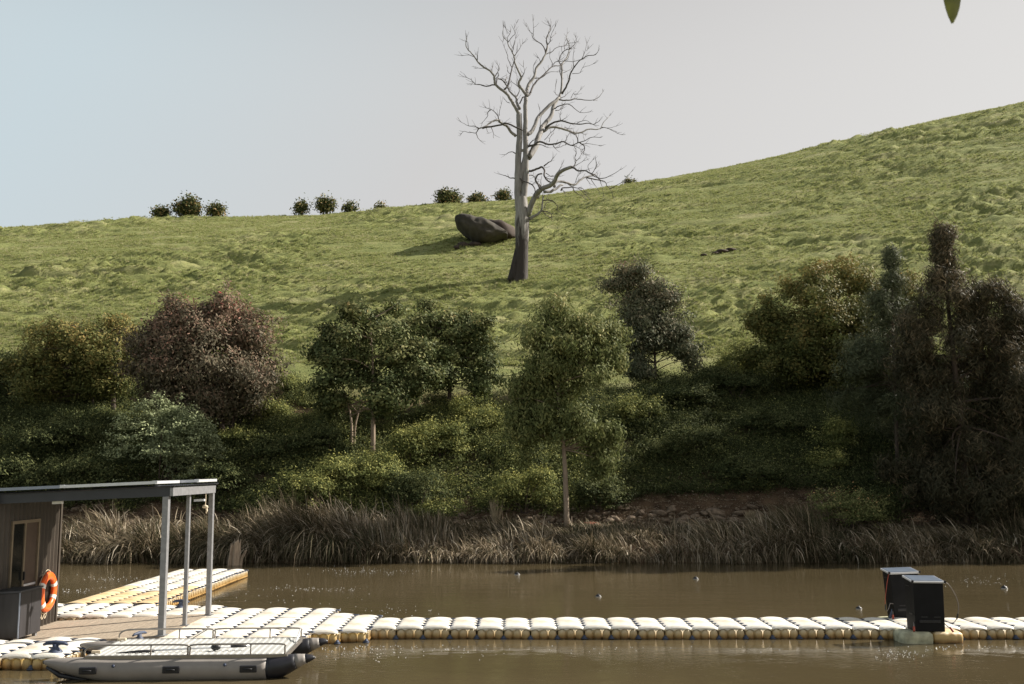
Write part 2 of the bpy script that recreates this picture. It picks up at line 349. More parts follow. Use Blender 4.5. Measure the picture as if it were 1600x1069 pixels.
# ------------------------------------------------------------------ floating dock
rng = random.Random(4)
S = .51; XG = -2.71
def module_mesh(L, rf=True, rb=True):
    """one float module: width S along x, length L along y (front at y=0), arched top at about z=.22, domed lobes on both ends"""
    mb = MB(); wv = S-.005; nu, nv = 13, 7
    # arched top slab with rounded rim
    def prof(u):  # u in -1..1 across the width
        return .220+.030*(1-u*u)-.012*max(0, abs(u)-.9)/.1
    ny = max(5, int(L/.1)); P = []
    ysamp = [0, .02, .05]+list(np.linspace(.1, L-.1, ny))+[L-.05, L-.02, L]
    for y in ysamp:
        e = min(y if rf else 9, L-y if rb else 9); dz = -.045*max(0, 1-e/.05)**2
        for i in range(nu):
            u = -1+2*i/(nu-1); P.append((u*wv/2, y, prof(u)+dz))
    mb.grid(P, len(ysamp), nu)
    # skirt under the slab edge down to .135
    def skirt(pa, pb):
        mb.add([pa, pb, (pb[0], pb[1], .12), (pa[0], pa[1], .12)], [(0, 1, 2, 3)])
    for i in range(nu-1):
        u0 = -1+2*i/(nu-1); u1 = -1+2*(i+1)/(nu-1)
        for y in (0, L):
            # scalloped lower rim of the slab end: three arches
            def low(u):
                q = ((u+1)*1.5) % 1.0; return .150+.032*math.sin(math.pi*q)
            mb.add([(u0*wv/2, y, prof(u0)-.045), (u1*wv/2, y, prof(u1)-.045), (u1*wv/2, y, low(u1) if u1 < 1 else .15), (u0*wv/2, y, low(u0))], [(0, 1, 2, 3)])
    for sx in (-1, 1):
        mb.add([(sx*wv/2, y, z) for y in (0, L) for z in (.188, .15)], [(0, 1, 3, 2)])
    # body
    mb.box((0, L/2, -.02), (wv-.03, L-.07, .36))
    # lobes at both ends: half domes
    for y0, sg in ((.045, -1), (L-.045, 1)):
        for k in range(3):
            cx = (k-1)*wv/3.05; r = wv/6.2; P = []
            for j in range(8):
                z = -.16+.045*j if j < 6 else (.135 if j == 6 else .172)
                rad = 1 if j < 6 else (.86 if j == 6 else .35)
                for i in range(9):
                    a = math.pi*i/8; P.append((cx-math.cos(a)*r*rad, y0+sg*math.sin(a)*.055*rad, z))
            mb.grid(P, 8, 9)
    return mb.mesh('float_module', True)
dock = empty('floating_dock', (0, 17.6, 0), 'white topped floating dock of plastic modules crossing the pond, with a side jetty', 'floating dock')
MM = {}
# coupler: dark lens over a seam, shade of the corner hollows modelled as a disc
mb = MB(); P = []
n_ = 10
ring = [(.095*math.cos(2*math.pi*k/n_), .036*math.sin(2*math.pi*k/n_)) for k in range(n_)]
mb.add([(x, y, .216) for x, y in ring]+[(x*.8, y*.8, .240) for x, y in ring]+[(0, 0, .234)],
       [(k, (k+1) % n_, (k+1) % n_+n_, k+n_) for k in range(n_)]+[(k+n_, (k+1) % n_+n_, 2*n_) for k in range(n_)])
coupler_shade_me = mb.mesh('coupler_and_shade'); coupler_shade_me.materials.append(M['coupler_and_shade'])
# end coupler: dark bolt over a pale washer at a seam, seen on the front
mb = MB(); mb.tube([(0, -.012, .075), (0, -.012, .045), (0, -.012, .02)], [.012, .035, .05], 10); mb.tube([(0, -.012, .018), (0, -.012, .006)], [.06, .06], 12)
bolt_me = mb.mesh('seam_bolt', True); bolt_me.materials.append(M['coupler_and_shade'])
mb = MB()
for k in range(4):
    y = .07+k*.125*1
rib_cache = {}
def rib_mesh(L, sx):
    mb = MB(); k = 0; y = .06
    while y < L-.03:
        mb.box((sx*(S/2+.008), y, .085), (.05, .035, .17)); mb.box((sx*(S/2+.008), y+.055, .13), (.04, .012, .10)); y += .25/2
    mb.box((sx*(S/2+.012), L/2, .045), (.06, L-.04, .03))
    return mb.mesh('side_rib')
def add_module(x, y, L, dz=0, right=False, left=False, front=True, coup=True, label=None, mat=None, ends=(True, True)):
    """x: left edge, y: front edge"""
    K = (L,)+ends
    if K not in MM: MM[K] = module_mesh(L, *ends); MM[K].materials.append(M['float'])
    me = MM[K]
    if mat is not None:
        if (K, mat.name) not in MM: q_ = me.copy(); q_.materials.clear(); q_.materials.append(mat); MM[(K, mat.name)] = q_
        me = MM[(K, mat.name)]
    o = link('float_module', me, None, dock, (x+S/2, y-17.6, dz+rng.uniform(-.004, .006)), (rng.uniform(-.006, .006), rng.uniform(-.012, .012), rng.uniform(-.004, .004)))
    if label: o['label'] = label
    if coup:
        k = .12
        while k < L:
            c = link('coupler_and_shade', coupler_shade_me, None, o, (S/2, k, rng.uniform(-.003, .002)-.006), (0, 0, rng.uniform(-.1, .1))); c.scale = (rng.uniform(.8, 1.1), rng.uniform(.8, 1.1), 1); k += .25
    if front: link('seam_bolt', bolt_me, None, o, (S/2, 0, 0))
    for flag, sx in ((right, 1), (left, -1)):
        if flag:
            if (L, sx) not in rib_cache:
                rib_cache[(L, sx)] = rib_mesh(L, sx); rib_cache[(L, sx)].materials.append(M['float'])
            link('side_rib', rib_cache[(L, sx)], None, o)
    return o
for k in range(28): add_module(XG+k*S, 17.6+.02*math.sin(k*.5), 1.0, dz=.004*math.sin(k*.9))
OC = M['float_ochre']
add_module(XG-S, 17.27, 1.0, right=True, ends=(True, False), mat=OC); add_module(XG-S, 18.27, .66, right=True, front=False, ends=(False, True), mat=OC)
add_module(XG-2*S, 17.13, 1.0, right=True, ends=(True, False), mat=OC); add_module(XG-2*S, 18.13, 1.0, right=False, front=False, ends=(False, True), mat=OC)
for k in range(3, 8):
    add_module(XG-k*S, 15.95, 1.3, right=(k == 3), ends=(True, False), mat=OC); add_module(XG-k*S, 17.25, 1.3, right=False, front=False, ends=(False, False), mat=OC); add_module(XG-k*S, 18.55, 1.3, right=(k == 3), front=False, ends=(False, True), mat=OC)
for k in range(8, 17):     # behind the timber deck
    add_module(XG-k*S, 19.0, 1.3 if k < 11 else 1.5, dz=-.008, front=False, right=(k == 8))
JX = -7.95
for c in range(4):         # side jetty, yellowed at its near end
    for r in range(7):
        add_module(JX-(c+1)*S, 20.55+r*1.0-(.25 if c == 3 else 0)*0, 1.0, dz=-.004, front=False, right=(c == 0), left=(c == 3), ends=(False, r == 6), mat=(M['float_yellow'] if r < 2+(c == 3)+(c == 0) else OC), label=('float module yellowed with age' if r < 2+(c == 3)+(c == 0) else None))
for k, (y, L) in enumerate([(14.95, 1.5), (14.98, 1.5), (14.72, 1.5), (14.75, 1.5), (14.75, 1.5), (14.75, 1.5), (14.75, 1.5)]):
    add_module(-7.72-k*S, y, L, dz=-.0, right=(k in (0, 2)), mat=OC)
# low algae green float in front, carrying a feeder box, and one behind
def small_float(x, y, w_, d_, label, mat):
    mb = MB(); P = []; nu = 13; lobes = 3
    for j, (z, in_) in enumerate([(-.15, .02), (.10, 0), (.16, .01), (.195, .045), (.205, .10)]):
        for i in range(48):
            a = 2*math.pi*i/48; ca, sa = math.cos(a), math.sin(a)
            q = (abs(ca)**5+abs(sa)**5)**(-1/5)
            bul = 1+.05*abs(math.sin(a*6))
            P.append((x+w_/2+ca*q*(w_/2-in_)*bul, y+d_/2+sa*q*(d_/2-in_)*bul-17.6, z))
    base = len(mb.v); mb.v += P
    for j in range(4):
        for i in range(48): a = j*48+i; b_ = j*48+(i+1) % 48; mb.f.append((a, b_, b_+48, a+48))
    mb.f.append(tuple(4*48+i for i in range(48)))
    o = mb.build('low_float', mat, dock, True); o['label'] = label
small_float(7.20, 17.12, .60, .50, 'low green algae stained float under the front feeder box', M['green_float'])
small_float(7.80, 17.14, .56, .48, 'low pale yellow float at the right of the front feeder box, tinted as sunlit', M['float_yellow'])  # paler plastic colour stands for sunlight on this end
small_float(7.45, 18.55, .60, .5, 'low float behind the walkway under the rear feeder box', M['green_float'])
# mooring cleats bolted on the dock
def cleat(x, y, s=1, yaw=0):
    mb = MB(); mb.tube([(0, 0, 0), (0, 0, .03), (0, 0, .10), (0, 0, .15)], [.12, .11, .045, .05], 12)
    pts = [(-.20, 0, .135), (-.14, 0, .16), (0, 0, .172), (.14, 0, .16), (.20, 0, .135)]
    mb.tube(pts, [.018, .03, .036, .03, .018], 8)
    me = mb.mesh('mooring_cleat', True); me.materials.append(M['coupler_and_shade'])
    o = link('mooring_cleat', me, None, dock, (x, y-17.6, .222), (0, 0, yaw)); o.scale = (s, s, s); return o
cleat(-7.42, 15.12, 1.0); cleat(-7.15, 19.95, .9); cleat(-6.5, 16.2, .8, 1.2)

# ------------------------------------------------------------------ boat shed with canopy (lists slightly to the left, as in the photo)
DR = -6.17
def H(x, y, h): return Vector((x-.018*h, y, .25+.045*(x-DR)+h))     # leaning frame of the shed
shed = empty('boat_shed', (-9.0, 17, .1), 'corrugated brown boat shed with an open steel canopy on the left of the dock', 'shed')
SB = Vector((-9.0, 17, .1))
def sb(mb, name, mat, parent=shed, **k):
    mb.v = [tuple(Vector(v)-SB) for v in mb.v]; return mb.build(name, mat, parent, **k)
def sbox(x0, x1, y0, y1, h0, h1):
    c = [(x0, y0), (x1, y0), (x1, y1), (x0, y1)]
    return MB().hexa([H(x, y, h0) for x, y in c], [H(x, y, h1) for x, y in c])
deck = sb(sbox(-12.0, DR, 16.5, 19.0, -.16, -.03), 'deck', M['dark_steel'])
deck_edge = sb(sbox(-12.0, DR+.002, 16.47, 16.497, -.12, .0), 'deck_edge_trim', M['deck_board'], deck)
nb_ = 42; bw = (12.0+DR)/nb_
for k in range(nb_):
    x0 = -12.0+k*bw; dz = rng.uniform(-.002, .002)
    sb(sbox(x0+.004, x0+bw-.004, 16.5, 19.0, -.028, .002+dz), 'deck_board', M['deck_board'], deck)
PH = 2.45
for (x, y) in ((-6.25, 16.56), (-6.215, 17.6), (-6.17, 18.80)):
    r = .055 if y < 17 else .036
    if y > 18: r = .048
    ps = sb(sbox(x-r, x+r, y-r, y+r, 0, PH-.002), 'post', M['steel'], bevel=.008)
    sb(sbox(x-r-.04, x+r+.04, y-r-.04, y+r+.04, .003, .012), 'base_plate', M['steel'], ps)
sb(sbox(-12.6, -6.17, 16.50, 16.56, PH, PH+.17), 'roof_beam', M['dark_steel'])['label'] = 'long charcoal front beam'
sb(sbox(-6.168, -6.11, 16.50, 18.86, PH+.0, PH+.15), 'roof_beam', M['steel'])['label'] = 'pale galvanised side beam'
sb(sbox(-12.6, -6.17, 18.80, 18.86, PH, PH+.14), 'roof_beam', M['dark_steel'])
for x in (-7.3, -8.6, -9.9): sb(sbox(x-.03, x+.03, 16.562, 18.798, PH+.02, PH+.13), 'rafter', M['dark_steel'])
# corrugated roof sheet (ridges run along x)
P = []; ny = 120
for i in range(2):
    x = -12.7+i*(6.62)
    for j in range(ny): P.append(H(x, 16.42+j*(2.55/(ny-1)), PH+.185+.014*math.sin(j*1.3)))
P2 = [p+Vector((0, 0, .004)) for p in P]
mb = MB().grid(P, 2, ny).grid(P2, 2, ny); sb(mb, 'roof_sheet', M['dark_steel'], smooth=True)
# solar panels on the roof
for k in range(5):
    x1 = -6.42-k*1.66+.02; x0 = x1-1.62
    for (y0, y1, hh, xo) in ((16.36, 17.52, .235, 0), (17.60, 18.74, .235, .32)):
        pn = sb(sbox(x0+xo, x1+xo, y0, y1, PH+hh, PH+hh+.04), 'solar_panel', M['panel_glass'])
        mb = sbox(x0+xo-.008, x1+xo+.008, y0-.022, y0-.001, PH+hh-.004, PH+hh+.048)
        b2 = sbox(x0+xo-.008, x1+xo+.008, y1+.001, y1+.022, PH+hh-.004, PH+hh+.048); mb.add(b2.v, b2.f)
        for xx in (x0+xo-.023, x1+xo+.002):
            b2 = sbox(xx, xx+.021, y0-.022, y1+.022, PH+hh-.004, PH+hh+.049); mb.add(b2.v, b2.f)
        sb(mb, 'panel_frame', M['alu'] if (k == 0) else M['alu_blue'], pn)
        sb(sbox(x1+xo-.03, x1+xo+.06, y0-.03, y0-.023, PH+hh+.0, PH+hh+.055), 'panel_clamp', M['alu'], pn)
# hut walls: corrugated, thickness built as two skins
WX, WY0, WY1 = -9.33, 16.3, 18.9
def corr(p0, p1, h0, h1, pitch, amp, nrm):
    """corrugated sheet between plan points p0,p1"""
    L = math.hypot(p1[0]-p0[0], p1[1]-p0[1]); n_ = int(L/pitch)*6; P = []
    for j in (0, 1):
        for i in range(n_+1):
            k = i/n_; ph = i/6.0*2*math.pi; a = amp*max(-.6, min(.6, math.sin(ph)))/.6
            x = p0[0]+(p1[0]-p0[0])*k+nrm[0]*a; y = p0[1]+(p1[1]-p0[1])*k+nrm[1]*a
            P.append(H(x, y, h1 if j else h0))
    return MB().grid(P, 2, n_+1)
DY0, DY1, DH = 17.12, 18.02, 2.05
for nm, a, c, h0, h1 in (('wall_sheet', WY0, DY0-.05, .0, PH+.16), ('wall_sheet', DY1+.05, WY1, .0, PH+.16), ('wall_sheet', DY0-.05, DY1+.05, DH+.06, PH+.16)):
    sb(corr((WX, a), (WX, c), h0, h1, .13, .032, (1, 0)), nm, M['cladding'], smooth=False)
sb(corr((WX, WY1), (-12, WY1), 0, PH+.16, .11, .02, (0, 1)), 'wall_sheet', M['cladding'])
sb(corr((-12, WY0), (WX, WY0), 0, PH+.16, .085, .014, (0, -1)), 'wall_sheet', M['cladding'])
sb(sbox(-12.0, WX-.03, WY0+.05, WY1-.05, .01, .03), 'floor_sheet', M['dark_steel'])
sb(sbox(WX-.05, WX+.03, WY1-.02, WY1+.04, 0, PH+.10), 'corner_trim', M['cladding'])
# sliding door
door = sb(sbox(WX-.02, WX+.035, DY0-.05, DY0, 0, DH+.06), 'door', M['door_frame'])
door['label'] = 'sliding door with a dark glass half and a brown screen half'
for nm, y0, y1, h0, h1, mt, xo in (('door_jamb', DY1, DY1+.05, 0, DH+.06, 'door_frame', .035), ('door_head', DY0, DY1, DH, DH+.06, 'door_frame', .035),
     ('door_stile', DY0+.42, DY0+.47, 0, DH, 'door_frame', .02), ('door_rail', DY0+.47, DY1, .86, .90, 'alu', .022), ('door_sill', DY0, DY1, 0, .03, 'door_frame', .03)):
    sb(sbox(WX-.02, WX+xo, y0+.001, y1-.001, h0, h1-.001), nm, M[mt], door)
sb(sbox(WX-.012, WX-.004, DY0, DY0+.42, .03, DH), 'pane', M['dark_glass'], door)
sb(sbox(WX-.012, WX+.004, DY0+.47, DY1, .90, DH), 'door_screen', M['door_screen'], door)
sb(sbox(WX-.012, WX+.004, DY0+.47, DY1, .03, .86), 'door_screen', M['door_screen'], door)
sb(sbox(WX+.02, WX+.05, DY0+.425, DY0+.455, .98, 1.14), 'handle', M['black_plastic'], door)
# small light under the canopy beam
lt = sb(sbox(-8.35, -8.18, 16.60, 16.68, PH-.05, PH-.001), 'beam_lamp', M['band'])
lt2 = sb(sbox(-6.16, -5.96, 17.72, 17.80, PH-.14, PH-.10), 'beam_bracket', M['alu'])

# cabinet standing on the deck in front of the door
CB = H(-8.9, 16.9, 0)
cab = empty('storage_cabinet', CB, 'dark grey storage cabinet standing on the deck in front of the shed door', 'cabinet')
def cb(mb, name, mat, parent=cab, **k):
    mb.v = [tuple(Vector(v)-CB) for v in mb.v]; return mb.build(name, mat, parent, **k)
cb(sbox(-9.9, -8.79, 16.52, 17.25, .07, .86), 'body', M['cabinet'], bevel=.006)
cb(sbox(-9.93, -8.765, 16.49, 17.28, .862, .895), 'top_panel', M['dark_steel'], bevel=.005)
for y0, y1 in ((16.525, 16.88), (16.89, 17.245)): cb(sbox(-8.789, -8.772, y0, y1, .075, .855), 'side_panel', M['cabinet'])
cb(sbox(-9.90, -8.80, 16.503, 16.518, .09, .85), 'front_panel', M['cabinet'])
for x in (-8.85, -9.8):
    for y in (16.56, 17.20): cb(sbox(x-.03, x+.03, y-.03, y+.03, .003, .069), 'foot', M['steel'])
cb(sbox(-8.797, -8.778, 16.505, 16.523, .07, .86), 'corner_trim', M['alu_blue'])

# life ring hung on the wall
RC = H(-9.21, 18.32, .66)
lr = empty('life_ring', RC, 'orange life ring with pale bands hanging on the shed wall beside the cabinet', 'life ring')
Rm, rr_ = .285, .072; mb = MB(); P = []
RM = Matrix.Rotation(math.radians(-86), 3, 'Z')
def torus(mbx, R, r, a0, a1, nA, nB=12, sc_=1.0, squash=.75):
    P = []
    for i in range(nA+1):
        a = a0+(a1-a0)*i/nA
        for k in range(nB+1):
            q = 2*math.pi*k/nB; rad = R+r*sc_*math.cos(q)
            P.append(RM @ Vector((rad*math.cos(a), r*sc_*squash*math.sin(q), 1.1*rad*math.sin(a))))
    return mbx.grid(P, nA+1, nB+1)
torus(MB(), Rm, rr_, 0, 2*math.pi, 48).build('ring_shell', M['orange'], lr, smooth=True)
for a in (25, 155, 205, 318):
    a = math.radians(a); torus(MB(), Rm, rr_, a-.13, a+.13, 4, sc_=1.05).build('reflective_band', M['band'], lr, smooth=True)
pts = []
for i in range(25):
    a = 2*math.pi*i/24; rad = Rm+.085+.02*math.cos(4*a); pts.append(RM @ Vector((rad*math.cos(a), -.03, 1.1*rad*math.sin(a))))
MB().tube(pts, .007, 6, False).build('grab_rope', M['rope'], lr, smooth=True)
for dx in (-.10, .02, .12):
    MB().tube([RM @ Vector(p) for p in smooth_path([(dx, -.05, -.34), (dx-.04, -.06, -.46), (dx+.03, -.06, -.52), (dx+.08, -.05, -.40)], 4)], .007, 6).build('loose_rope', M['rope'], lr, smooth=True)
MB().box(RM @ Vector((0, -.05, .33)), (.12, .03, .03)).build('hook', M['steel'], lr)

# rope with a knotted weight hanging from the side beam
RP = H(-6.14, 18.35, PH)
ro = empty('hanging_rope', RP, 'thin rope with a pale knotted float hanging under the canopy between the two right posts', 'rope')
MB().tube([(0, 0, 0), (.005, 0, -.12), (0, 0, -.25)], .008, 6).build('cord', M['rope'], ro)
mb = MB()
mb.tube([(-.055, 0, -.27), (-.03, 0, -.262), (.0, 0, -.26), (.035, .0, -.272), (.05, 0, -.29)], [.018, .033, .038, .034, .016], 8)
mb.tube([(.02, .0, -.28), (.035, 0, -.34), (.02, 0, -.40)], [.02, .022, .008], 7); mb.build('knot', M['rope'], ro, smooth=True)

# ------------------------------------------------------------------ inflatable catamaran
boat = empty('inflatable_catamaran', (-5.05, 15.0, 0), 'grey inflatable twin hull work boat with a ribbed deck and low rails', 'boat', rot=(0, 0, math.radians(3)))
def hull(y, z=.13, flip=0):
    xs_ = [-2.16, -2.10, -1.95, -1.75, -1.45, -1.0, 0, 1.0, 1.30, 1.45, 1.62, 1.78, 1.88, 1.955]
    rs_ = [.018, .045, .088, .125, .158, .178, .18, .178, .172, .16, .125, .08, .055, .02]
    zs_ = [.13, .125, .10, .07, .035, 0, 0, 0, .012, .035, .09, .13, .15, .155]
    r = smooth_path([(x, q, zz) for x, q, zz in zip(xs_, rs_, zs_)], 3)
    k = [i for i, p in enumerate(r) if p[0] >= 1.22][0]
    def tb(seg, name, mat, par, ex=0):
        return MB().tube([(p[0], y, z+p[2]) for p in seg], [max(.01, p[1]+ex) for p in seg], 20).build(name, mat, par, smooth=True)
    h_ = tb(r[:k+1], 'hull_tube', M['tube_pvc'], boat)
    tb(r[k:-8], 'stern_cone', M['black_pvc'], h_); tb(r[-9:-5], 'cone_band', M['tube_pvc'], h_, .002); tb(r[-6:], 'cone_tip', M['black_pvc'], h_)
    tb(r[:2], 'bow_cap', M['black_pvc'], h_, .004)
    MB().tube([(x, y, z-.188+zz) for x, zz in ((-2.1, .25), (-1.9, .12), (-1.6, .065), (-1.3, .025))], [.03, .04, .03, .015], 8).build('rub_strake', M['black_pvc'], h_, smooth=True)
    for xx in (-1.42, -.18, .98):
        g_ = MB(); c, dd_ = (xx, y-.172, z+.03), (.26, .035, .105)
        g_.box(c, dd_); o = g_.build('grab_handle', M['black_pvc'], h_, bevel=.014)
        MB().tube([(xx-.07, y-.19, z+.03), (xx, y-.202, z+.035), (xx+.07, y-.19, z+.03)], .012, 8).build('grip', M['black_plastic'], o, smooth=True)
    for xx in (-1.05, .62):
        MB().tube([(xx, y-.145, z+.085), (xx, y-.165, z+.095)], .024, 12).build('air_valve', M['coupler_and_shade'], h_, smooth=True)
    return h_
hull(-.62); hull(.72)
# ribbed deck plate
P = []; nx = 240
for j in (0, 1):
    for i in range(nx):
        x = -1.48+i*(2.98/(nx-1)); P.append((x, -.64+j*1.36, .345+.008*(1 if (i % 8) < 4 else 0)))
d_ = MB().grid(P, 2, nx); d_.add([(-1.48, -.64, .30), (1.5, -.64, .30), (1.5, .72, .30), (-1.48, .72, .30)], [(0, 3, 2, 1)]); dk = d_.build('deck_plate', M['boat_deck'], boat)
for y in (-.66, .74): MB().box((.01, y, .325), (3.06, .035, .055)).build('deck_rim', M['alloy'], boat, bevel=.006)
for x in (-1.5, 1.52): MB().box((x, .04, .325), (.035, 1.362, .055)).build('deck_rim', M['alloy'], boat)
for y in (-.66, .74):
    for (a, c) in ((-1.5, .02), (.05, 1.5)):
        sl_ = .10
        pts = smooth_path([(a-.03 if a < -1 else a, y, .35), (a+.01 if a > -1 else a-.02, y, .44), (a+(.06 if a > -1 else .14), y, .50), ((a+c)/2, y, .505), (c-.06, y, .50), (c-.005, y, .45), (c, y, .35)], 4)
        rl = MB().tube(pts, .014, 8).build('rail', M['alloy'], boat, smooth=True)
        MB().tube([((a+c)/2+.2, y, .35), ((a+c)/2+.2, y, .505)], .011, 8).build('stanchion', M['alloy'], rl, smooth=True)
MB().tube([(1.49, .70, .49), (1.50, .25, .36)], .014, 8).build('stay', M['alu'], boat, smooth=True)
MB().tube([(-.05, .74, .51), (-.30, .70, .36)], .006, 6).build('tie_cord', M['black_plastic'], boat)
for yy in (-.5, .55): MB().box((-1.42, yy, .38), (.14, .05, .04)).build('bow_hook', M['rope'], boat, bevel=.008)
# paddle lying on the deck
pd = empty('boat_hook', (-5.05, 14.6, .37), 'silver pole with black grips lying on the ribbed deck of the boat', 'boat hook', rot=(0, -.02, math.radians(8)))
MB().tube([(-.55, 0, .02), (.9, 0, .03)], .013, 8).build('pole', M['alu'], pd, smooth=True)
MB().tube([(-1.1, -.02, .015), (-.8, 0, .018), (-.54, 0, .02)], [.006, .02, .022], 8).build('blade', M['black_plastic'], pd, smooth=True)
MB().tube([(.62, 0, .03), (.86, 0, .03)], .022, 8).build('grip', M['black_plastic'], pd, smooth=True)
MB().tube([(.32, 0, .03), (.36, 0, .03), (.42, 0, .03), (.46, 0, .03)], [.025, .05, .05, .025], 8).build('collar', M['black_plastic'], pd, smooth=True)

# ------------------------------------------------------------------ two feeder boxes
def feeder(loc, rot, label, rear=False):
    o = empty('feeder_box', loc, label, 'feeder box', 'solar topped black feeder boxes on the walkway', rot)
    wd, dp, ht = .55, .36, .88
    lo = [(-wd/2, 0, 0), (wd/2, 0, 0), (wd/2, dp, 0), (-wd/2, dp, 0)]
    k = 1.03; hi = [(-wd/2*k, -.01, ht), (wd/2*k, -.01, ht), (wd/2*k, dp, ht+.06), (-wd/2*k, dp, ht+.06)]
    bd = MB().hexa(lo, hi).build('box_body', M['feeder'], o, bevel=.008)
    MB().box((0, -.006, .18), (.40, .012, .05)).build('chute_slot', M['black_plastic'], bd, bevel=.004)
    for x in (-.10, .14): MB().box((x, -.004, .26), (.12, .008, .02)).build('vent_slot', M['black_plastic'], bd)
    MB().box((-wd/2-.006, .14, .30), (.012, .13, .025)).build('vent_slot', M['black_plastic'], bd)
    MB().box((-wd/2-.01, .22, .80), (.012, .16, .012)).build('vent_slot', M['black_plastic'], bd)
    A = Matrix.Rotation(math.atan2(.06, dp), 3, 'X')
    ld = MB().box((0, dp/2-.005, ht+.045), (wd+.07, dp+.07, .035), A).build('lid', M['alu'], o, bevel=.005)
    MB().box((0, dp/2-.008, ht+.0665), (wd+.02, dp+.02, .007), A).build('solar_panel', M['panel_glass'], ld)
    for sx in (-1, 1):
        MB().box((sx*(wd/2+.03), -.037, ht+.022), (.035, .02, .045), A).build('lid_corner', M['black_plastic'], ld)
        MB().tube([(sx*(wd/2+.01), .05, .15), (sx*(wd/2+.09), -.12, .02)], [.009, .009], 6).build('strap', M['cable'], o)
        MB().tube([(sx*(wd/2+.06), -.06, .09), (sx*(wd/2+.09), -.12, .02)], [.02, .02], 8).build('strap_ratchet', M['red'], o)
    return o, wd, ht
f1, wd, ht = feeder((7.76, 17.20, .205), (math.radians(-1), math.radians(.8), math.radians(1)), 'nearer black feeder box with its solar lid in full view, on the low green float')
MB().tube(smooth_path([(.30, 0, .90), (.40, 0, .84), (.52, 0, .62), (.55, 0, .42), (.50, 0, .24), (.42, .0, .16), (.28, 0, .20)], 4), .007, 6).build('cable', M['cable'], f1, smooth=True)
MB().tube([(.53, 0, .32), (.50, 0, .22)], .014, 8).build('cable_plug', M['black_plastic'], f1)
f2, wd, ht = feeder((7.93, 18.50, .225), (math.radians(-3), math.radians(-2), math.radians(0)), 'rear black feeder box standing partly hidden at the back edge of the walkway')
MB().tube(smooth_path([(-.30, 0, .90), (-.36, 0, .70), (-.44, -.02, .38), (-.45, -.02, .22)], 4), .006, 6).build('cable', M['red'], f2, smooth=True)
MB().tube([(-.445, -.02, .30), (-.455, -.02, .18)], .013, 8).build('cable_plug', M['black_plastic'], f2)
MB().tube(smooth_path([(-.28, 0, .30), (-.34, 0, .31), (-.38, 0, .22), (-.42, 0, .16)], 3), .007, 6).build('cable', M['cable'], f2, smooth=True)
MB().tube([(-.32, 0, .20), (-.38, 0, .02)], [.008, .03], 8).build('prop', M['coupler_and_shade'], f2)

# ------------------------------------------------------------------ buoys in the water
for x, y, s_, lab in ((.16, 28.1, .085, 'small dark float far out beyond the walkway, leftmost and farthest of the floats'),
                  (2.18, 23.3, .075, 'small dark float on the water just behind the walkway near the centre'),
                  (5.39, 27.0, .08, 'small pointed float far out on the water between the centre and the feeder boxes'),
                  (7.10, 21.3, .07, 'small round float on the water just left of the rear feeder box'),
                  (13.3, 24.9, .085, 'small round float on the water at the far right, beyond the feeder boxes')):
    if x == 7.10: x = 7.99
    o = empty('marker_float', (x, y, 0), lab, 'float', 'small floats dotted over the pond')
    mb = MB(); prof = [(-.5, .55), (-.1, .95), (.3, 1.0), (.7, .8), (1.0, .4), (1.15, .18), (1.35, .12)]
    mb.tube([(0, 0, z*s_*.8) for z, r in prof], [r*s_ for z, r in prof], 14); mb.build('float_body', M['black_plastic'], o, smooth=True)
    MB().tube([(0, 0, s_*.05), (0, 0, s_*.16)], s_*1.01, 14).build('reflection_band', M['band'], o, smooth=True)  # pale ring stands for the float's reflection in the water

# ------------------------------------------------------------------ stump in the water
sx, sy = -9.3, 30.9
st = empty('old_stump', (sx, sy, 0), 'weathered broken stump standing in the water at the foot of the reeds', 'stump')
def raggedpost(x, h, r, lean, seed):
    rg = random.Random(seed); mb = MB(); n_ = 14; P = []
    for j, z in enumerate([-.3, 0, .2, .45, .7, .9, 1.0]):
        for k in range(n_+1):
            a = 2*math.pi*(k % n_)/n_; q = 1+.22*math.sin(3*a+seed)+.15*rg.uniform(-1, 1)*(k < n_)
            if k == n_: q = q0
            if k == 0: q0 = q
            zz = z*h if z < 1 else h*(.86+.22*abs(math.sin(a*2.5+seed)))
            P.append((x+lean*z*h+r*q*math.cos(a)*(1.25-.3*z), r*q*math.sin(a)*(1.25-.3*z), zz))
    mb.grid(P, 7, n_+1); mb.v.append((x+lean*h, 0, h*.7)); c = len(mb.v)-1
    for k in range(n_): mb.f.append((c-1-n_+k, c-n_+k, c))
    return mb
raggedpost(0, .82, .11, .03, 1).build('stump_trunk', M['stump'], st, smooth=True)
raggedpost(-.20, .70, .055, .10, 2).build('side_stem', M['stump'], st, smooth=True)
MB().tube(smooth_path([(.17, 0, -.1), (.20, 0, .2), (.30, 0, .42), (.36, 0, .50)], 3), [.05]*7+[.03]*3, 8).build('side_stem', M['stump'], st, smooth=True)

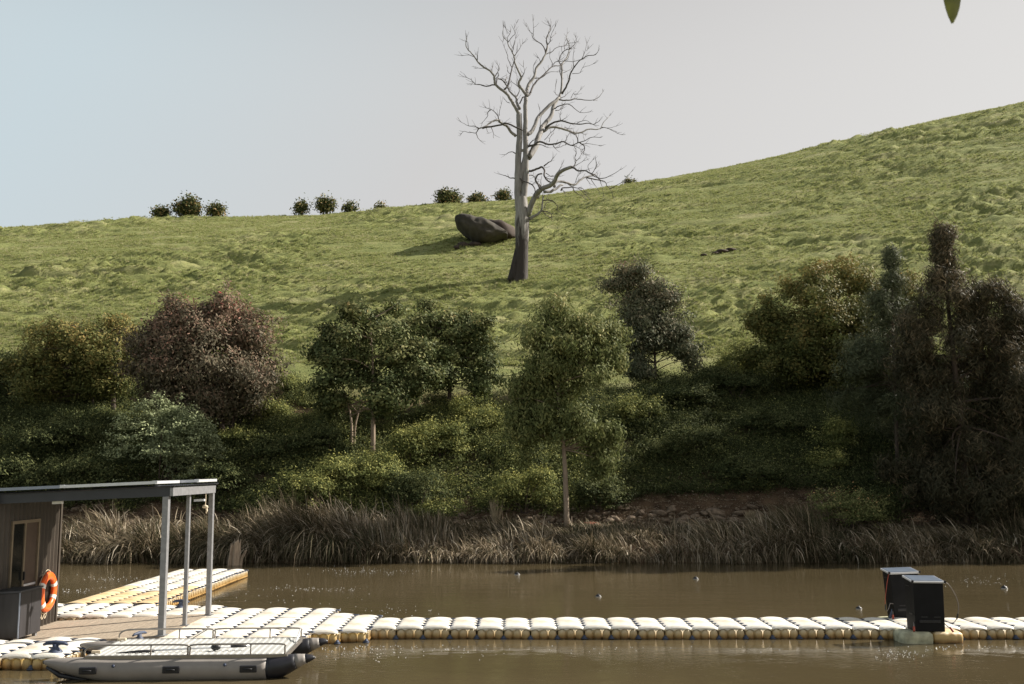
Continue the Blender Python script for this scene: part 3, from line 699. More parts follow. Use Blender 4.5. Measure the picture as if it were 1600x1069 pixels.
# ------------------------------------------------------------------ hanging leaf near the camera (top right)
lp = at(1487, 3, 2.6)
lf = empty('hanging_leaf', lp, 'single olive green leaf tip hanging into the picture at the top right', 'leaf'); lf.scale = (1.35, 1.35, 1.25)
P = []
for i in range(9):
    k = i/8; wv_ = .021*math.sin(math.pi*min(1, k*.95+.03))**.8; z = .11-.165*k
    for j in (-1, 0, 1): P.append((.004*math.sin(k*3)+j*wv_, .004*abs(j), z))
for i in range(9):
    k = i/8; wv_ = .021*math.sin(math.pi*min(1, k*.95+.03))**.8; z = .11-.165*k
    for j in (-1, 0, 1): P.append((.004*math.sin(k*3)+j*wv_, .004*abs(j)+.0012, z))
mb = MB().grid(P[:27], 9, 3).grid(P[27:], 9, 3); mb.build('leaf_blade', plain('olive_leaf', (.14, .14, .015), .5, var=.3, scale=30), lf, smooth=True)
MB().tube([(0, .001, .10), (.01, 0, .20), (.06, 0, .32)], [.0015, .002, .004], 6).build('stalk', M['darkbark'], lf)
print('OBJECTS PART DONE')

# ------------------------------------------------------------------ dead tree traced on the hillside
DT = 65.0
tb_ = at(812, 437, DT); gz0 = gz(tb_.x, DT)
DTo = Vector((tb_.x, DT, gz0))
dtree = empty('dead_tree', DTo, 'tall bleached leafless dead tree standing alone on the green hillside', 'dead tree')
A2 = lambda pts: [(700+x/5.625, 30+y/5.625) for x, y in pts]
A3 = lambda pts: [(820+x/5.62, 30+y/5.62) for x, y in pts]
A4 = lambda pts: [(780+x/6.957, 200+y/6.957) for x, y in pts]
limbs = [   # (points, start width px, end width px, depth drift m)
 (A4([(225, 1040), (212, 850), (200, 700), (200, 560), (205, 400), (212, 250), (222, 60)])+[(811, 190), (811, 178)], 10, 7.5, .0),
 (A4([(250, 1040), (258, 850), (270, 700), (290, 560), (290, 400), (288, 250), (284, 90)])+[(821, 190), (821, 165), (822, 151)], 11, 5, .1),
 (A4([(215, 700), (235, 520), (262, 400), (285, 300)]), 8, 6, .05),
 (A2([(630, 850), (600, 790), (560, 720), (510, 650), (440, 600), (412, 560), (405, 500), (370, 455), (310, 420), (260, 370), (230, 325), (180, 270), (155, 225), (165, 160)]), 5, .7, -2.5),
 (A2([(260, 370), (255, 320), (245, 310)]), 1, .5, 0), (A2([(230, 330), (180, 315), (125, 320)]), .9, .4, 0),
 (A2([(330, 435), (290, 430), (250, 432)]), .8, .4, 0), (A2([(180, 270), (175, 210), (165, 195)]), .8, .4, 0),
 (A2([(412, 575), (340, 590), (280, 578), (240, 572), (200, 530), (150, 512)]), 2, .5, -1), (A2([(240, 575), (215, 570)]), .7, .4, 0),
 (A2([(400, 490), (385, 450), (395, 415)]), 1.2, .5, 0), (A2([(415, 500), (435, 470), (450, 430), (435, 400)]), 1.4, .5, 0), (A2([(420, 520), (440, 500), (440, 450)]), 1.2, .5, 0),
 (A2([(425, 590), (430, 530), (470, 530), (500, 560), (520, 590)]), 2, 1.2, 0), (A2([(470, 525), (500, 530), (515, 560)]), 1, .6, 0),
 (A2([(630, 790), (605, 740), (598, 690), (550, 645), (522, 600), (500, 560), (510, 520)]), 4, 1, 1.5),
 (A2([(490, 620), (522, 590), (545, 510), (562, 430), (578, 380)]), 2.6, 1.3, 1), (A2([(560, 420), (530, 360), (520, 310), (495, 250), (480, 205)]), 1.2, .4, 0),
 (A2([(548, 480), (525, 465), (520, 440)]), .9, .4, 0),
 (A2([(540, 740), (520, 730), (505, 712)]), 1, .5, 0), (A2([(600, 682), (625, 640), (620, 600), (560, 552)]), 1.6, .6, 1),
 (A2([(690, 670), (655, 620), (625, 580), (625, 545), (645, 515), (630, 480), (600, 420), (585, 370), (580, 325), (565, 290), (535, 235), (520, 190), (480, 150), (485, 80)]), 4.2, .6, -1.5),
 (A2([(630, 745), (650, 700), (670, 680)]), 2, 1.5, 0),
 (A2([(580, 325), (610, 285), (655, 215)]), 1.2, .4, 0), (A2([(568, 290), (575, 240), (595, 170)]), 1, .4, 0), (A2([(525, 200), (525, 160), (550, 120), (548, 108)]), 1, .4, 0),
 (A2([(530, 205), (560, 160), (590, 130), (580, 90), (600, 40)]), 1, .4, 0), (A2([(520, 130), (505, 75)]), .6, .4, 0), (A2([(650, 510), (672, 470), (665, 420)]), .9, .4, 0), (A2([(610, 540), (605, 480)]), .8, .4, 0),
 (A2([(688, 680), (695, 620), (712, 565), (760, 500), (775, 430), (830, 360), (860, 300), (875, 240), (865, 190), (885, 120), (898, 70)]), 5, .8, 2),
 (A2([(860, 300), (850, 265), (820, 220), (770, 185), (745, 160), (752, 100), (750, 20)]), 1.8, .5, -1), (A2([(742, 130), (715, 105), (695, 65)]), .8, .4, 0),
 (A2([(800, 400), (810, 370), (800, 345)]), 1, .5, 0), (A2([(755, 490), (750, 440), (755, 400)]), 1, .5, 0), (A2([(715, 560), (712, 525)]), .9, .5, 0),
 (A3([(183, 305), (192, 250), (200, 225), (190, 180), (200, 140), (225, 100), (222, 70), (205, 35)]), 1.8, .5, 0), (A3([(200, 225), (225, 190), (230, 150), (265, 70)]), 1.2, .4, 0), (A3([(230, 165), (265, 130)]), .8, .4, 0),
 (A3([(185, 305), (230, 290), (280, 250), (340, 235), (365, 225)]), 1.3, .5, 1), (A3([(322, 237), (325, 280)]), .8, .4, 0),
 (A3([(20, 680), (50, 650), (65, 600), (100, 550), (150, 505), (200, 455), (240, 415), (290, 410), (325, 400)]), 3, 1, 3), (A3([(85, 520), (150, 510), (215, 465), (278, 465)]), 1.6, .5, 1),
 (A3([(240, 410), (240, 380), (222, 345), (217, 310)]), 1.2, .4, 0), (A3([(245, 400), (275, 375), (330, 370), (420, 375), (500, 350)]), 1, .6, 0),
 (A3([(20, 1015), (60, 985), (90, 930), (110, 870), (150, 825), (220, 755), (270, 715), (303, 690)]), 5.5, 4, 2),
 (A4([(315, 320), (365, 250), (405, 180), (425, 100), (455, 30)])+A3([(150, 950), (195, 900), (238, 835), (252, 770), (280, 715), (303, 685)]), 9, 4.5, 4),
 (A3([(300, 690), (318, 640), (327, 560), (325, 480), (325, 400), (345, 370), (370, 330), (392, 268), (385, 210), (365, 165), (372, 130)]), 3.6, .6, 3),
 (A3([(320, 400), (298, 365), (325, 305), (360, 270), (390, 265)]), 1.5, 1, 0), (A3([(312, 400), (308, 460), (320, 510)]), 1.4, 1.4, 0), (A3([(390, 265), (430, 230), (455, 190), (450, 160)]), 1.2, .4, 0),
 (A3([(345, 370), (380, 340), (392, 300)]), 1, .6, 0), (A3([(350, 265), (345, 215), (355, 190)]), .9, .4, 0), (A3([(385, 210), (430, 208), (460, 200)]), .7, .4, 0),
 (A3([(325, 660), (360, 600), (385, 540), (400, 480), (430, 430), (460, 385), (500, 350), (560, 322), (620, 312), (642, 285)]), 3.2, .6, -2),
 (A3([(430, 425), (422, 360), (432, 260)]), 1.2, .4, 0), (A3([(500, 350), (525, 295), (545, 215)]), 1.2, .4, 0), (A3([(540, 280), (555, 260)]), .6, .4, 0), (A3([(415, 480), (480, 472), (510, 425), (595, 400)]), .9, .4, 0),
 (A3([(340, 470), (375, 455), (410, 435)]), .8, .5, 0),
 (A3([(300, 665), (268, 655), (275, 570)]), 1, .4, 0), (A3([(310, 695), (350, 680), (372, 658)]), 1.3, .6, 0),
 (A3([(303, 705), (350, 714), (400, 710), (445, 700), (520, 710), (600, 712), (650, 685), (685, 640)]), 2.4, .5, 2), (A3([(405, 695), (425, 655), (445, 668), (490, 620)]), .8, .4, 0), (A3([(600, 712), (630, 715)]), .6, .4, 0),
 (A3([(262, 790), (300, 762), (380, 745), (430, 780), (480, 818), (545, 820)]), 1.8, .5, -1), (A3([(268, 803), (310, 795), (332, 765)]), 1.2, .6, 0),
 (A3([(165, 985), (220, 952), (300, 955), (370, 975), (430, 997), (495, 995), (560, 965), (620, 970), (665, 960), (690, 910), (745, 850)]), 4, .7, 3),
 (A3([(668, 955), (720, 955), (790, 990), (850, 1015)]), 1.2, .4, 0), (A3([(675, 950), (740, 955), (800, 940)]), .9, .4, 0), (A3([(345, 965), (360, 950), (400, 995)]), 1, .6, 0), (A3([(490, 997), (535, 1015)]), 1, .5, 0),
 (A3([(180, 960), (235, 915), (320, 893), (400, 915), (480, 922), (560, 915), (600, 922), (645, 905)]), 3, .6, -2), (A3([(318, 893), (308, 845), (325, 790)]), 1.2, .4, 0), (A3([(320, 893), (360, 868)]), 1.2, .6, 0), (A3([(460, 915), (530, 890), (600, 925)]), .9, .5, 0),
 (A3([(138, 960), (135, 880)]), 1.3, .6, 0), (A3([(130, 850), (135, 800)]), 1, .4, 0),
 (A4([(315, 200), (380, 185), (440, 150), (540, 180), (620, 170), (700, 150), (780, 187), (860, 160), (930, 140), (1000, 103), (1085, 102)]), 3.2, .6, -3),
 (A4([(855, 160), (855, 120), (830, 80), (790, 50)]), 1.6, 1, 0), (A4([(870, 158), (915, 185), (928, 235), (912, 265), (935, 290)]), 1.8, .6, 0), (A4([(900, 175), (960, 170), (1075, 190)]), 1, .4, 0), (A4([(780, 187), (830, 200), (880, 230)]), 1, .5, 0),
 (A4([(585, 180), (600, 215), (650, 210), (720, 185)]), 1.2, .5, 0), (A4([(720, 150), (740, 95), (765, 55)]), 1, .5, 0), (A4([(320, 330), (350, 220), (390, 190), (450, 180), (520, 210)]), 2.2, .8, -2), (A4([(320, 200), (350, 150), (385, 125)]), 2, .8, 0),
 (A4([(490, 135), (560, 50), (600, 20)]), .9, .6, 0), (A4([(545, 150), (555, 100), (590, 65)]), .9, .4, 0),
 (A4([(322, 470), (370, 463), (420, 440), (465, 425), (492, 455), (488, 520), (520, 565), (570, 600)]), 3.2, 1.8, -2), (A4([(485, 415), (530, 380), (560, 360), (580, 335)]), 1.8, .7, 0), (A4([(470, 495), (415, 515), (395, 560), (420, 610), (440, 660)]), 2, 2, 0), (A4([(320, 515), (350, 515), (395, 545)]), 1.3, 1, 0), (A4([(510, 490), (560, 525), (640, 530)]), 1.2, .5, 0), (A4([(500, 535), (570, 560)]), 1.2, .6, 0),
 (A4([(310, 950), (345, 840), (390, 745), (430, 690), (470, 660), (550, 625), (600, 580), (620, 530), (650, 490), (720, 450), (785, 425)]), 8, 4, -3.5),
 (A4([(785, 425), (820, 440), (860, 465), (935, 465), (1000, 500), (1060, 540), (1130, 545), (1200, 525), (1305, 462)]), 2.8, .5, -2),
 (A4([(790, 425), (820, 405), (828, 375), (860, 335), (892, 290)]), 2, .5, 0), (A4([(835, 360), (820, 320), (835, 280), (830, 230)]), 1.2, .4, 0), (A4([(835, 410), (915, 360)]), .8, .4, 0),
 (A4([(645, 495), (645, 470), (680, 405)]), 1.5, .6, 0), (A4([(425, 760), (440, 690), (450, 640), (400, 585), (392, 540)]), 3.6, 2, 0), (A4([(450, 640), (450, 575)]), 1.2, .5, 0),
 (A4([(485, 700), (560, 690), (610, 665), (665, 625), (690, 620)]), 4, 2.4, 1), (A4([(600, 640), (605, 590), (650, 580), (720, 590), (780, 612), (835, 612), (875, 575), (930, 535), (1000, 520), (1045, 505)]), 4, 1.4, 3),
 (A4([(950, 540), (1040, 560), (1110, 570), (1155, 590), (1170, 630), (1205, 665), (1240, 740)]), 2, .5, 1), (A4([(1205, 660), (1320, 598), (1435, 480)]), 1, .4, 0), (A4([(1320, 598), (1460, 575)]), .7, .4, 0), (A4([(1000, 560), (1040, 620), (1085, 690)]), 1, .4, 0), (A4([(1095, 570), (1120, 640), (1132, 735)]), 1, .4, 0), (A4([(960, 480), (1040, 510), (1100, 570)]), 1.6, .8, 0), (A4([(1010, 500), (1050, 430), (1060, 400)]), 1, .4, 0), (A4([(980, 470), (965, 410), (1015, 350)]), .9, .4, 0), (A4([(1040, 450), (1095, 400)]), .8, .4, 0),
 (A4([(670, 680), (690, 650), (750, 650), (800, 645), (850, 655), (900, 690), (960, 750)]), 2.2, .5, 0), (A4([(800, 650), (830, 700), (880, 730), (920, 755)]), 1.4, .5, 0), (A4([(860, 655), (905, 655), (930, 700)]), 1.2, .5, 0), (A4([(680, 665), (700, 690)]), 1.2, .5, 0), (A4([(700, 575), (760, 620), (800, 640)]), 1.4, .8, 0), (A4([(830, 590), (850, 530), (878, 495)]), 1, .4, 0), (A4([(945, 545), (985, 605)]), 1, .5, 0),
 (A4([(330, 985), (370, 965), (420, 940), (460, 895), (470, 830), (475, 740)]), 5, 1.6, -1), (A4([(478, 785), (550, 785), (600, 810), (630, 850), (628, 895)]), 1.8, .8, 0), (A4([(640, 900), (680, 925), (705, 970)]), .7, .4, 0), (A4([(465, 905), (520, 910), (560, 935), (572, 970)]), 1.6, .6, 0), (A4([(480, 905), (500, 945), (550, 965)]), 1.2, .5, 0), (A4([(490, 870), (510, 820), (550, 805)]), 1.2, .6, 0), (A4([(515, 780), (530, 725)]), .9, .4, 0),
 (A4([(170, 550), (110, 540), (65, 520), (20, 505)]), 1.8, .6, 0), (A4([(200, 520), (250, 570), (300, 590), (350, 615), (382, 650), (388, 700), (378, 745)]), 2.2, 1.2, -2), (A4([(175, 275), (125, 258), (68, 288)]), 1.5, .5, 0), (A4([(220, 250), (290, 240)]), 4, 4, 0),
 (A2([(600, 1030), (555, 990), (520, 945), (480, 920), (440, 890), (400, 895), (360, 920), (330, 942), (275, 960)]), 4, 1.6, -2), (A2([(275, 960), (230, 940), (180, 940), (120, 905)]), 1.5, .4, 0), (A2([(270, 962), (248, 1000), (262, 1040), (282, 1065)]), 1.6, .5, 0), (A2([(248, 1002), (190, 1000), (145, 985), (120, 1005)]), .9, .4, 0),
 (A2([(455, 905), (440, 860), (420, 825), (385, 800), (335, 782)]), 1.8, .6, 0), (A2([(375, 800), (350, 820), (345, 860), (305, 905)]), 1.4, .5, 0), (A2([(450, 850), (455, 800), (468, 750)]), .9, .4, 0), (A2([(300, 958), (380, 945), (470, 930), (510, 915), (580, 940), (650, 975)]), 2.4, 2, -1.5), (A2([(380, 955), (400, 1000), (400, 1030)]), 1, .4, 0), (A2([(335, 950), (355, 1005)]), .9, .4, 0), (A2([(490, 905), (515, 935)]), 1, .6, 0),
]
wm = DT/F
def to3(pts, drift, off=0):
    n_ = len(pts); o = []
    for i, (px, py) in enumerate(pts):
        p = at(px, py, DT+off+drift*i/max(1, n_-1)); o.append(p-DTo)
    return o
rg = random.Random(12); ends = {}
def rnd_off(px, py): return 0
# depth continuity: each limb takes its start depth from the nearest earlier limb point
known = []
big = MB(); fine = MB(); twg = MB()
for pts, w0, w1, dr in limbs:
    off = 0
    if known:
        d = min(known, key=lambda k: (k[0]-pts[0][0])**2+(k[1]-pts[0][1])**2); off = d[2]
    if dr == 0: dr = rg.uniform(-.8, .8)
    n_ = len(pts)
    for i, (px, py) in enumerate(pts): known.append((px, py, off+dr*i/max(1, n_-1)))
    P3 = smooth_path(to3(pts, dr, off), 3)
    rad = [max(.012, (w0+(w1-w0)*(i/(len(P3)-1))**.8)/2*wm*1.25) for i in range(len(P3))]
    P3 = [p+np.array([rg.gauss(0, .012), rg.gauss(0, .02), rg.gauss(0, .012)]) for p in P3]
    (big if w0 > 3.5 else fine).tube(P3, rad, 10 if w0 > 3.5 else 6, True)
    # short side twigs
    if w0 < 5.2 and w1 < 2.2:
        for i in range(2, len(P3)-1):
            if rg.random() < .38:
                q = Vector(P3[i]); dv = (Vector(P3[i+1])-Vector(P3[i-1])).normalized()
                sd = Vector((rg.uniform(-1, 1), rg.uniform(-.8, .8), rg.uniform(-.3, 1))); v = (dv*.8+sd*.8).normalized()
                L = rg.uniform(.25, .75); a = q+v*L*.5+Vector((rg.uniform(-.06, .06), 0, rg.uniform(-.03, .08))); c = q+v*L+Vector((0, 0, .1*L))
                twg.tube([q, a, c], [.014, .011, .007], 4, False)
        q = Vector(P3[-1]); dv = (q-Vector(P3[-3])).normalized()
        for _ in range(3):
            v = (dv+Vector((rg.uniform(-.6, .6), rg.uniform(-.6, .6), rg.uniform(-.3, .6)))).normalized(); L = rg.uniform(.25, .6)
            twg.tube([q, q+v*L*.5, q+v*L+Vector((0, 0, .06))], [.012, .009, .006], 4, False)
# trunk with flared foot
tr = MB(); P = []; lv = [(446, 38, -2), (441, 32, -2), (435, 28, -1), (425, 25, 0), (410, 22.5, 1.5), (395, 21, 2.3), (378, 20.5, 3), (360, 22, 3.4), (346, 23.5, 3.4), (336, 22, 4), (322, 19, 3.5), (308, 17, 3)]
nk = 20
for py, wd_, dx in lv:
    c = at(812+dx, py, DT)-DTo
    for k in range(nk+1):
        a = 2*math.pi*k/nk; q = 1+.07*math.sin(3*a+py*.02)+(.10*math.sin(5*a) if py > 425 else .03*math.sin(5*a))
        P.append((c.x+wd_/2*wm*q*math.cos(a), c.y+wd_/2*wm*q*.85*math.sin(a), c.z))
tr.grid(P, len(lv), nk+1)
m, n, b = nodemat('dead_trunk_wood')
t_ = n.nodes.new('ShaderNodeTexCoord'); s_ = n.nodes.new('ShaderNodeSeparateXYZ'); n.links.new(t_.outputs['Object'], s_.inputs[0])
xx = noise(n, 1.3, stretch=(2.5, 2.5, .35), detail=6, rough=.7); ma = n.nodes.new('ShaderNodeMath'); ma.operation = 'MULTIPLY_ADD'; ma.inputs[1].default_value = 5.0
n.links.new(xx.outputs[0], ma.inputs[0])
mneg = n.nodes.new('ShaderNodeMath'); mneg.operation = 'MULTIPLY'; mneg.inputs[1].default_value = -.55; n.links.new(s_.outputs[2], mneg.inputs[0]); n.links.new(mneg.outputs[0], ma.inputs[2])
rc = ramp(n, ma.outputs[0], [(.10, (0, 0, 0)), (.9, (1, 1, 1))])
x2_ = noise(n, 3, stretch=(3, 3, .4), detail=6); cw = ramp(n, x2_.outputs[0], [(.3, (.20, .188, .18)), (.6, (.34, .32, .30)), (.8, (.42, .395, .375))])
mxx = n.nodes.new('ShaderNodeMixRGB'); n.links.new(rc.outputs[0], mxx.inputs[0]); n.links.new(cw.outputs[0], mxx.inputs[1]); mxx.inputs[2].default_value = (.04, .032, .028, 1)
n.links.new(mxx.outputs[0], b.inputs['Base Color']); b.inputs['Roughness'].default_value = .85
bpp = n.nodes.new('ShaderNodeBump'); bpp.inputs['Strength'].default_value = .7; bpp.inputs['Distance'].default_value = .05; n.links.new(x2_.outputs[0], bpp.inputs['Height']); n.links.new(bpp.outputs[0], b.inputs['Normal'])
tk = tr.build('trunk', m, dtree, smooth=True)
big.build('main_limbs', M['deadwood'], dtree, smooth=True)
fine.build('branches', M['twig'], dtree, smooth=True)['kind'] = 'stuff'; twg.build('twigs', M['twig'], dtree)['kind'] = 'stuff'
# charred buttress at the foot
mb = MB(); P0 = at(801, 437, DT-.25)-DTo
mb.tube(smooth_path([at(799, 440, DT-.3)-DTo, at(803, 420, DT-.25)-DTo, at(807, 398, DT-.1)-DTo, at(809, 382, DT)-DTo], 3), [.34, .33, .3, .28, .27, .25, .23, .2, .15, .06], 10)
mb.build('charred_buttress', M['char'], dtree, smooth=True)

# ------------------------------------------------------------------ rocks
def rock_mesh(name, sx_, sy_, sz_, seed, n_=14, amp=.28, smooth=True):
    P = []; nv = n_*2
    for i in range(n_+1):
        a = math.pi*i/n_
        for k in range(nv+1):
            b_ = 2*math.pi*(k % nv)/nv
            d = np.array([math.sin(a)*math.cos(b_), math.sin(a)*math.sin(b_), math.cos(a)])
            q = 1+amp*(fbm(np.array([d[0]*1.6+seed*3.1+d[2]]), np.array([d[1]*1.6+seed*1.7-d[2]*1.3]), seed, 3)[0]-.5)*2
            P.append((d[0]*q*sx_, d[1]*q*sy_, d[2]*q*sz_))
    return MB().grid(P, n_+1, nv+1).mesh(name, smooth)
# overhanging lichen boulder: lofted outline leaning to the left
RD = hit(745, 379)
rb = at(762, 372, RD); RO = Vector((rb.x, RD, gz(rb.x, RD)))
bo = empty('boulder', RO, 'big dark lichen covered boulder overhanging to the left on the slope beside the dead tree', 'boulder')
prof = [(711.5, 345, 348), (714, 340, 355), (722, 339, 362), (730, 340, 369), (740, 342, 376), (748, 344, 381), (758, 347, 381), (768, 351, 378), (776, 356, 374), (786, 362, 370), (793, 366, 369)]
P = []; nk = 44; rgr = random.Random(3)
prof = [tuple(v) for v in smooth_path(prof, 4)]
for i, (px, y0, y1) in enumerate(prof):
    a = at(px, y0, RD)-RO; c = at(px, y1+(3 if px > 735 else 0), RD)-RO; ctr = (a+c)/2; hh = (a-c).length/2; dp = 1.1+1.1*math.sin(math.pi*i/(len(prof)-1))
    for k in range(nk+1):
        q = 2*math.pi*(k % nk)/nk; w_ = 1+.24*(fbm(np.array([i*.22+5]), np.array([abs(k % nk-nk/2)*.30]), 8, 3)[0]-.5)
        ee = (abs(math.cos(q))**3.4+abs(math.sin(q))**3.4)**(-1/3.4)
        P.append((ctr.x, ctr.y+dp*ee*math.cos(q)*w_, ctr.z+hh*ee*math.sin(q)*w_))
mb = MB().grid(P, len(prof), nk+1)
mb.f.append(tuple(range(nk))); mb.f.append(tuple(len(P)-nk-1+k for k in range(nk)))
mb.build('boulder_body', M['rock'], bo, smooth=True)
def rock_at(px, py, D, s3, seed, mat, label, cat='rock', grp=None, rotz=0, lift=.25):
    D = hit(px, py+3) if D > 60 else D; p = at(px, py, D); me = rock_mesh('rock', s3[0], s3[1], s3[2], seed, 12); me.materials.append(mat)
    z = gz(p.x, D)
    o = link('rock', me, None, None, (p.x, D, z+s3[2]*lift), (0, 0, rotz)); tag(o, label, cat, grp); return o
o = rock_at(781, 362, 74.5, (1.7, 1.6, .95), 5, M['brown_rock'], 'brown weathered rock leaning behind the big overhanging boulder', lift=.35); o.rotation_euler = (0, math.radians(16), 0); o.location = at(782, 361, RD+1.5)
rock_at(724, 383, 71.6, (.55, .5, .33), 6, M['brown_rock'], 'low reddish brown rock left under the big boulder')
rock_at(741, 381, 71.8, (.6, .5, .28), 7, M['brown_rock'], 'low dark reddish rock directly below the boulder overhang')
rock_at(713, 386, 71.2, (.30, .3, .2), 8, M['brown_rock'], 'smallest reddish rock, leftmost below the boulder')
for i, (px, py, s_) in enumerate([(1128, 392, .55), (1118, 394, .35), (1142, 388, .4), (1100, 396, .28)]):
    rock_at(px, py, 72+i*.2, (s_, s_*.8, s_*.35), 20+i, M['brown_rock'], ['largest flat brown rock', 'second largest flat brown rock', 'rightmost flat brown rock', 'leftmost and smallest flat brown rock'][i]+' in the eroded patch on the grassy slope', grp='brown rocks in the eroded patch')
# ------------------------------------------------------------------ rubble stones along the bank track
rg = random.Random(77); stones = [rock_mesh('stone', 1, .8, .55, 40+i, 7, .32, False) for i in range(7)]
for s_ in stones: s_.materials.append(M['bank_rock'])
rub = MB()
for i in range(330):
    px = rg.uniform(890, 1215) if i < 190 else (rg.uniform(100, 330) if i < 235 else rg.uniform(690, 900)); row = rg.random()
    D = 34.9+row*1.3; x = ray(px, 780)[1]*D; z = gz(x, D)
    big_ = i % 5 == 0
    s_ = rg.uniform(.13, .22)*(1.3 if px > 1050 and i < 190 else 1) if big_ else rg.uniform(.04, .11)
    loc = Vector((x, D, z+s_*.3+.03)); e_ = (rg.uniform(-.4, .4), rg.uniform(-.4, .4), rg.uniform(0, 6)); sc3 = (s_*rg.uniform(.9, 1.5), s_, s_*rg.uniform(.7, 1.1))
    if big_:
        o = link('bank_stone', stones[i % 7], None, None, loc, e_); o.scale = sc3
        reg = 'seen under the canopy roof' if 190 <= i < 235 else ('left of the weeping gum trunk' if i >= 235 else ('near the weeping gum trunk on its right' if px < 990 else ('midway between the trunk and the casuarina' if px < 1100 else 'at the right end of the rubble line')))
        tag(o, 'broken tan stone above the reeds, '+reg, 'stone', 'rubble stones along the bank')
    else:
        me_ = stones[i % 7]; Mx = Matrix.LocRotScale(loc, Matrix.Rotation(e_[2], 3, 'Z').to_quaternion(), Vector(sc3))
        rub.add([Mx @ v.co for v in me_.vertices], [tuple(p.vertices) for p in me_.polygons])
tag(rub.build('rubble', M['bank_rock']), 'small broken rubble between the larger tan stones above the reeds', 'rubble', kind='stuff')
for px, D, s_ , lab in ((843, 35.0, .22, 'low red clay lump between the reeds and the weeping gum trunk'), (920, 35.1, .38, 'wide flat red clay lump just right of the weeping gum trunk'), (877, 35.3, .16, 'small red clay lump touching the weeping gum trunk')):
    o = rock_at(px, 788, D, (s_, s_*.6, s_*.3), 60, M['red_rock'], lab, 'clay lump')
# stake next to the gum
x = ray(892, 790)[1]*34.6
tag(MB().tube([(0, 0, -.1), (.0, 0, .5)], .022, 8).build('stake', M['bark'], loc=(x+.02, 34.6, gz(x, 34.6))), 'thin pale wooden stake standing beside the weeping gum trunk', 'stake')

# ------------------------------------------------------------------ foliage
NR = np.random.default_rng(5)
def leaves(C, size, aspect, droop, tint, rs, sizevar=.35, out=None, ob=.62):
    """C (n,3) leaf centres -> quads.  droop 0..1 pulls the leaf axis down"""
    n_ = len(C); d = rs.normal(size=(n_, 3)); d /= np.linalg.norm(d, axis=1, keepdims=True)+1e-9
    d[:, 2] = d[:, 2]*(1-droop)-droop*1.3; d /= np.linalg.norm(d, axis=1, keepdims=True)+1e-9
    if out is None: u = np.cross(d, rs.normal(size=(n_, 3)))
    else:
        q = rs.normal(size=(n_, 3)); q /= np.linalg.norm(q, axis=1, keepdims=True); nn = out*ob+q*(1-ob); nn /= np.linalg.norm(nn, axis=1, keepdims=True)+1e-9
        d = d-nn*(d*nn).sum(1, keepdims=True)*.85; d /= np.linalg.norm(d, axis=1, keepdims=True)+1e-9; u = np.cross(nn, d)
    u /= np.linalg.norm(u, axis=1, keepdims=True)+1e-9
    L = size*(1+sizevar*rs.uniform(-1, 1, (n_, 1))); W = L*aspect
    b = C-d*L/2; tp = C+d*L/2; mid = C-d*L*.1
    V = np.stack([b, mid+u*W/2, tp, mid-u*W/2], 1).reshape(-1, 3)
    Fq = np.arange(n_*4).reshape(n_, 4); return V, Fq, np.repeat(tint, 4)
def crown(lobes, D, nclump, per, cr, rs, yr=1.0, shell=.55, hang=0, O=None):
    """lobes in photo pixels at distance D; returns leaf centres, clump id, clump centres, height fraction"""
    L = []
    for (px, py, rx, ry) in lobes:
        k = D/F; p = at(px, py, D); L.append((p.x, D+rs.uniform(-.35, .35)*rx*k, p.z, rx*k, .8*rx*k*yr, ry*k))
    L = np.array(L); vol = (L[:, 3]*L[:, 5])**1.2; pr = vol/vol.sum()
    ns = max(len(L)*6, nclump//9)
    ci = rs.choice(len(L), ns, p=pr); ci[:len(L)*5] = np.tile(np.arange(len(L)), 5); d = rs.normal(size=(ns, 3)); d /= np.linalg.norm(d, axis=1, keepdims=True)
    r = shell+(1-shell)*rs.random(ns)**.6; inner = rs.random(ns) < .30; r[inner] *= rs.random(inner.sum())
    r *= 1+.08*rs.normal(size=ns); r[:len(L)] *= .35
    SC = L[ci, :3]+d*L[ci, 3:6]*r[:, None]; sr = np.clip(.42*(L[ci, 3]*L[ci, 5])**.5, .16, .95)*rs.uniform(.7, 1.25, ns)
    si = rs.integers(0, ns, nclump); q = rs.normal(size=(nclump, 3)); q /= np.linalg.norm(q, axis=1, keepdims=True)
    CC = SC[si]+q*(sr[si]*rs.uniform(.45, 1.05, nclump))[:, None]*np.array([1, 1, .72])
    cnt = np.maximum(3, (per*.84*rs.uniform(.45, 1.5, nclump)).astype(int)); cid = np.repeat(np.arange(nclump), cnt)
    off = rs.normal(size=(len(cid), 3))*cr*.88; off[:, 2] = off[:, 2]*(.75+hang)-hang*cr*np.abs(rs.normal(size=len(cid)))
    P_ = CC[cid]+off; o1 = P_-SC[si][cid]; o1 /= np.linalg.norm(o1, axis=1, keepdims=True)+1e-9
    o2 = P_-L[ci][si][cid][:, :3]; o2 /= np.linalg.norm(o2, axis=1, keepdims=True)+1e-9
    oo = o1*.9+o2*.6+np.array([0, 0, .35]); oo /= np.linalg.norm(oo, axis=1, keepdims=True)+1e-9
    return P_, cid, CC, oo
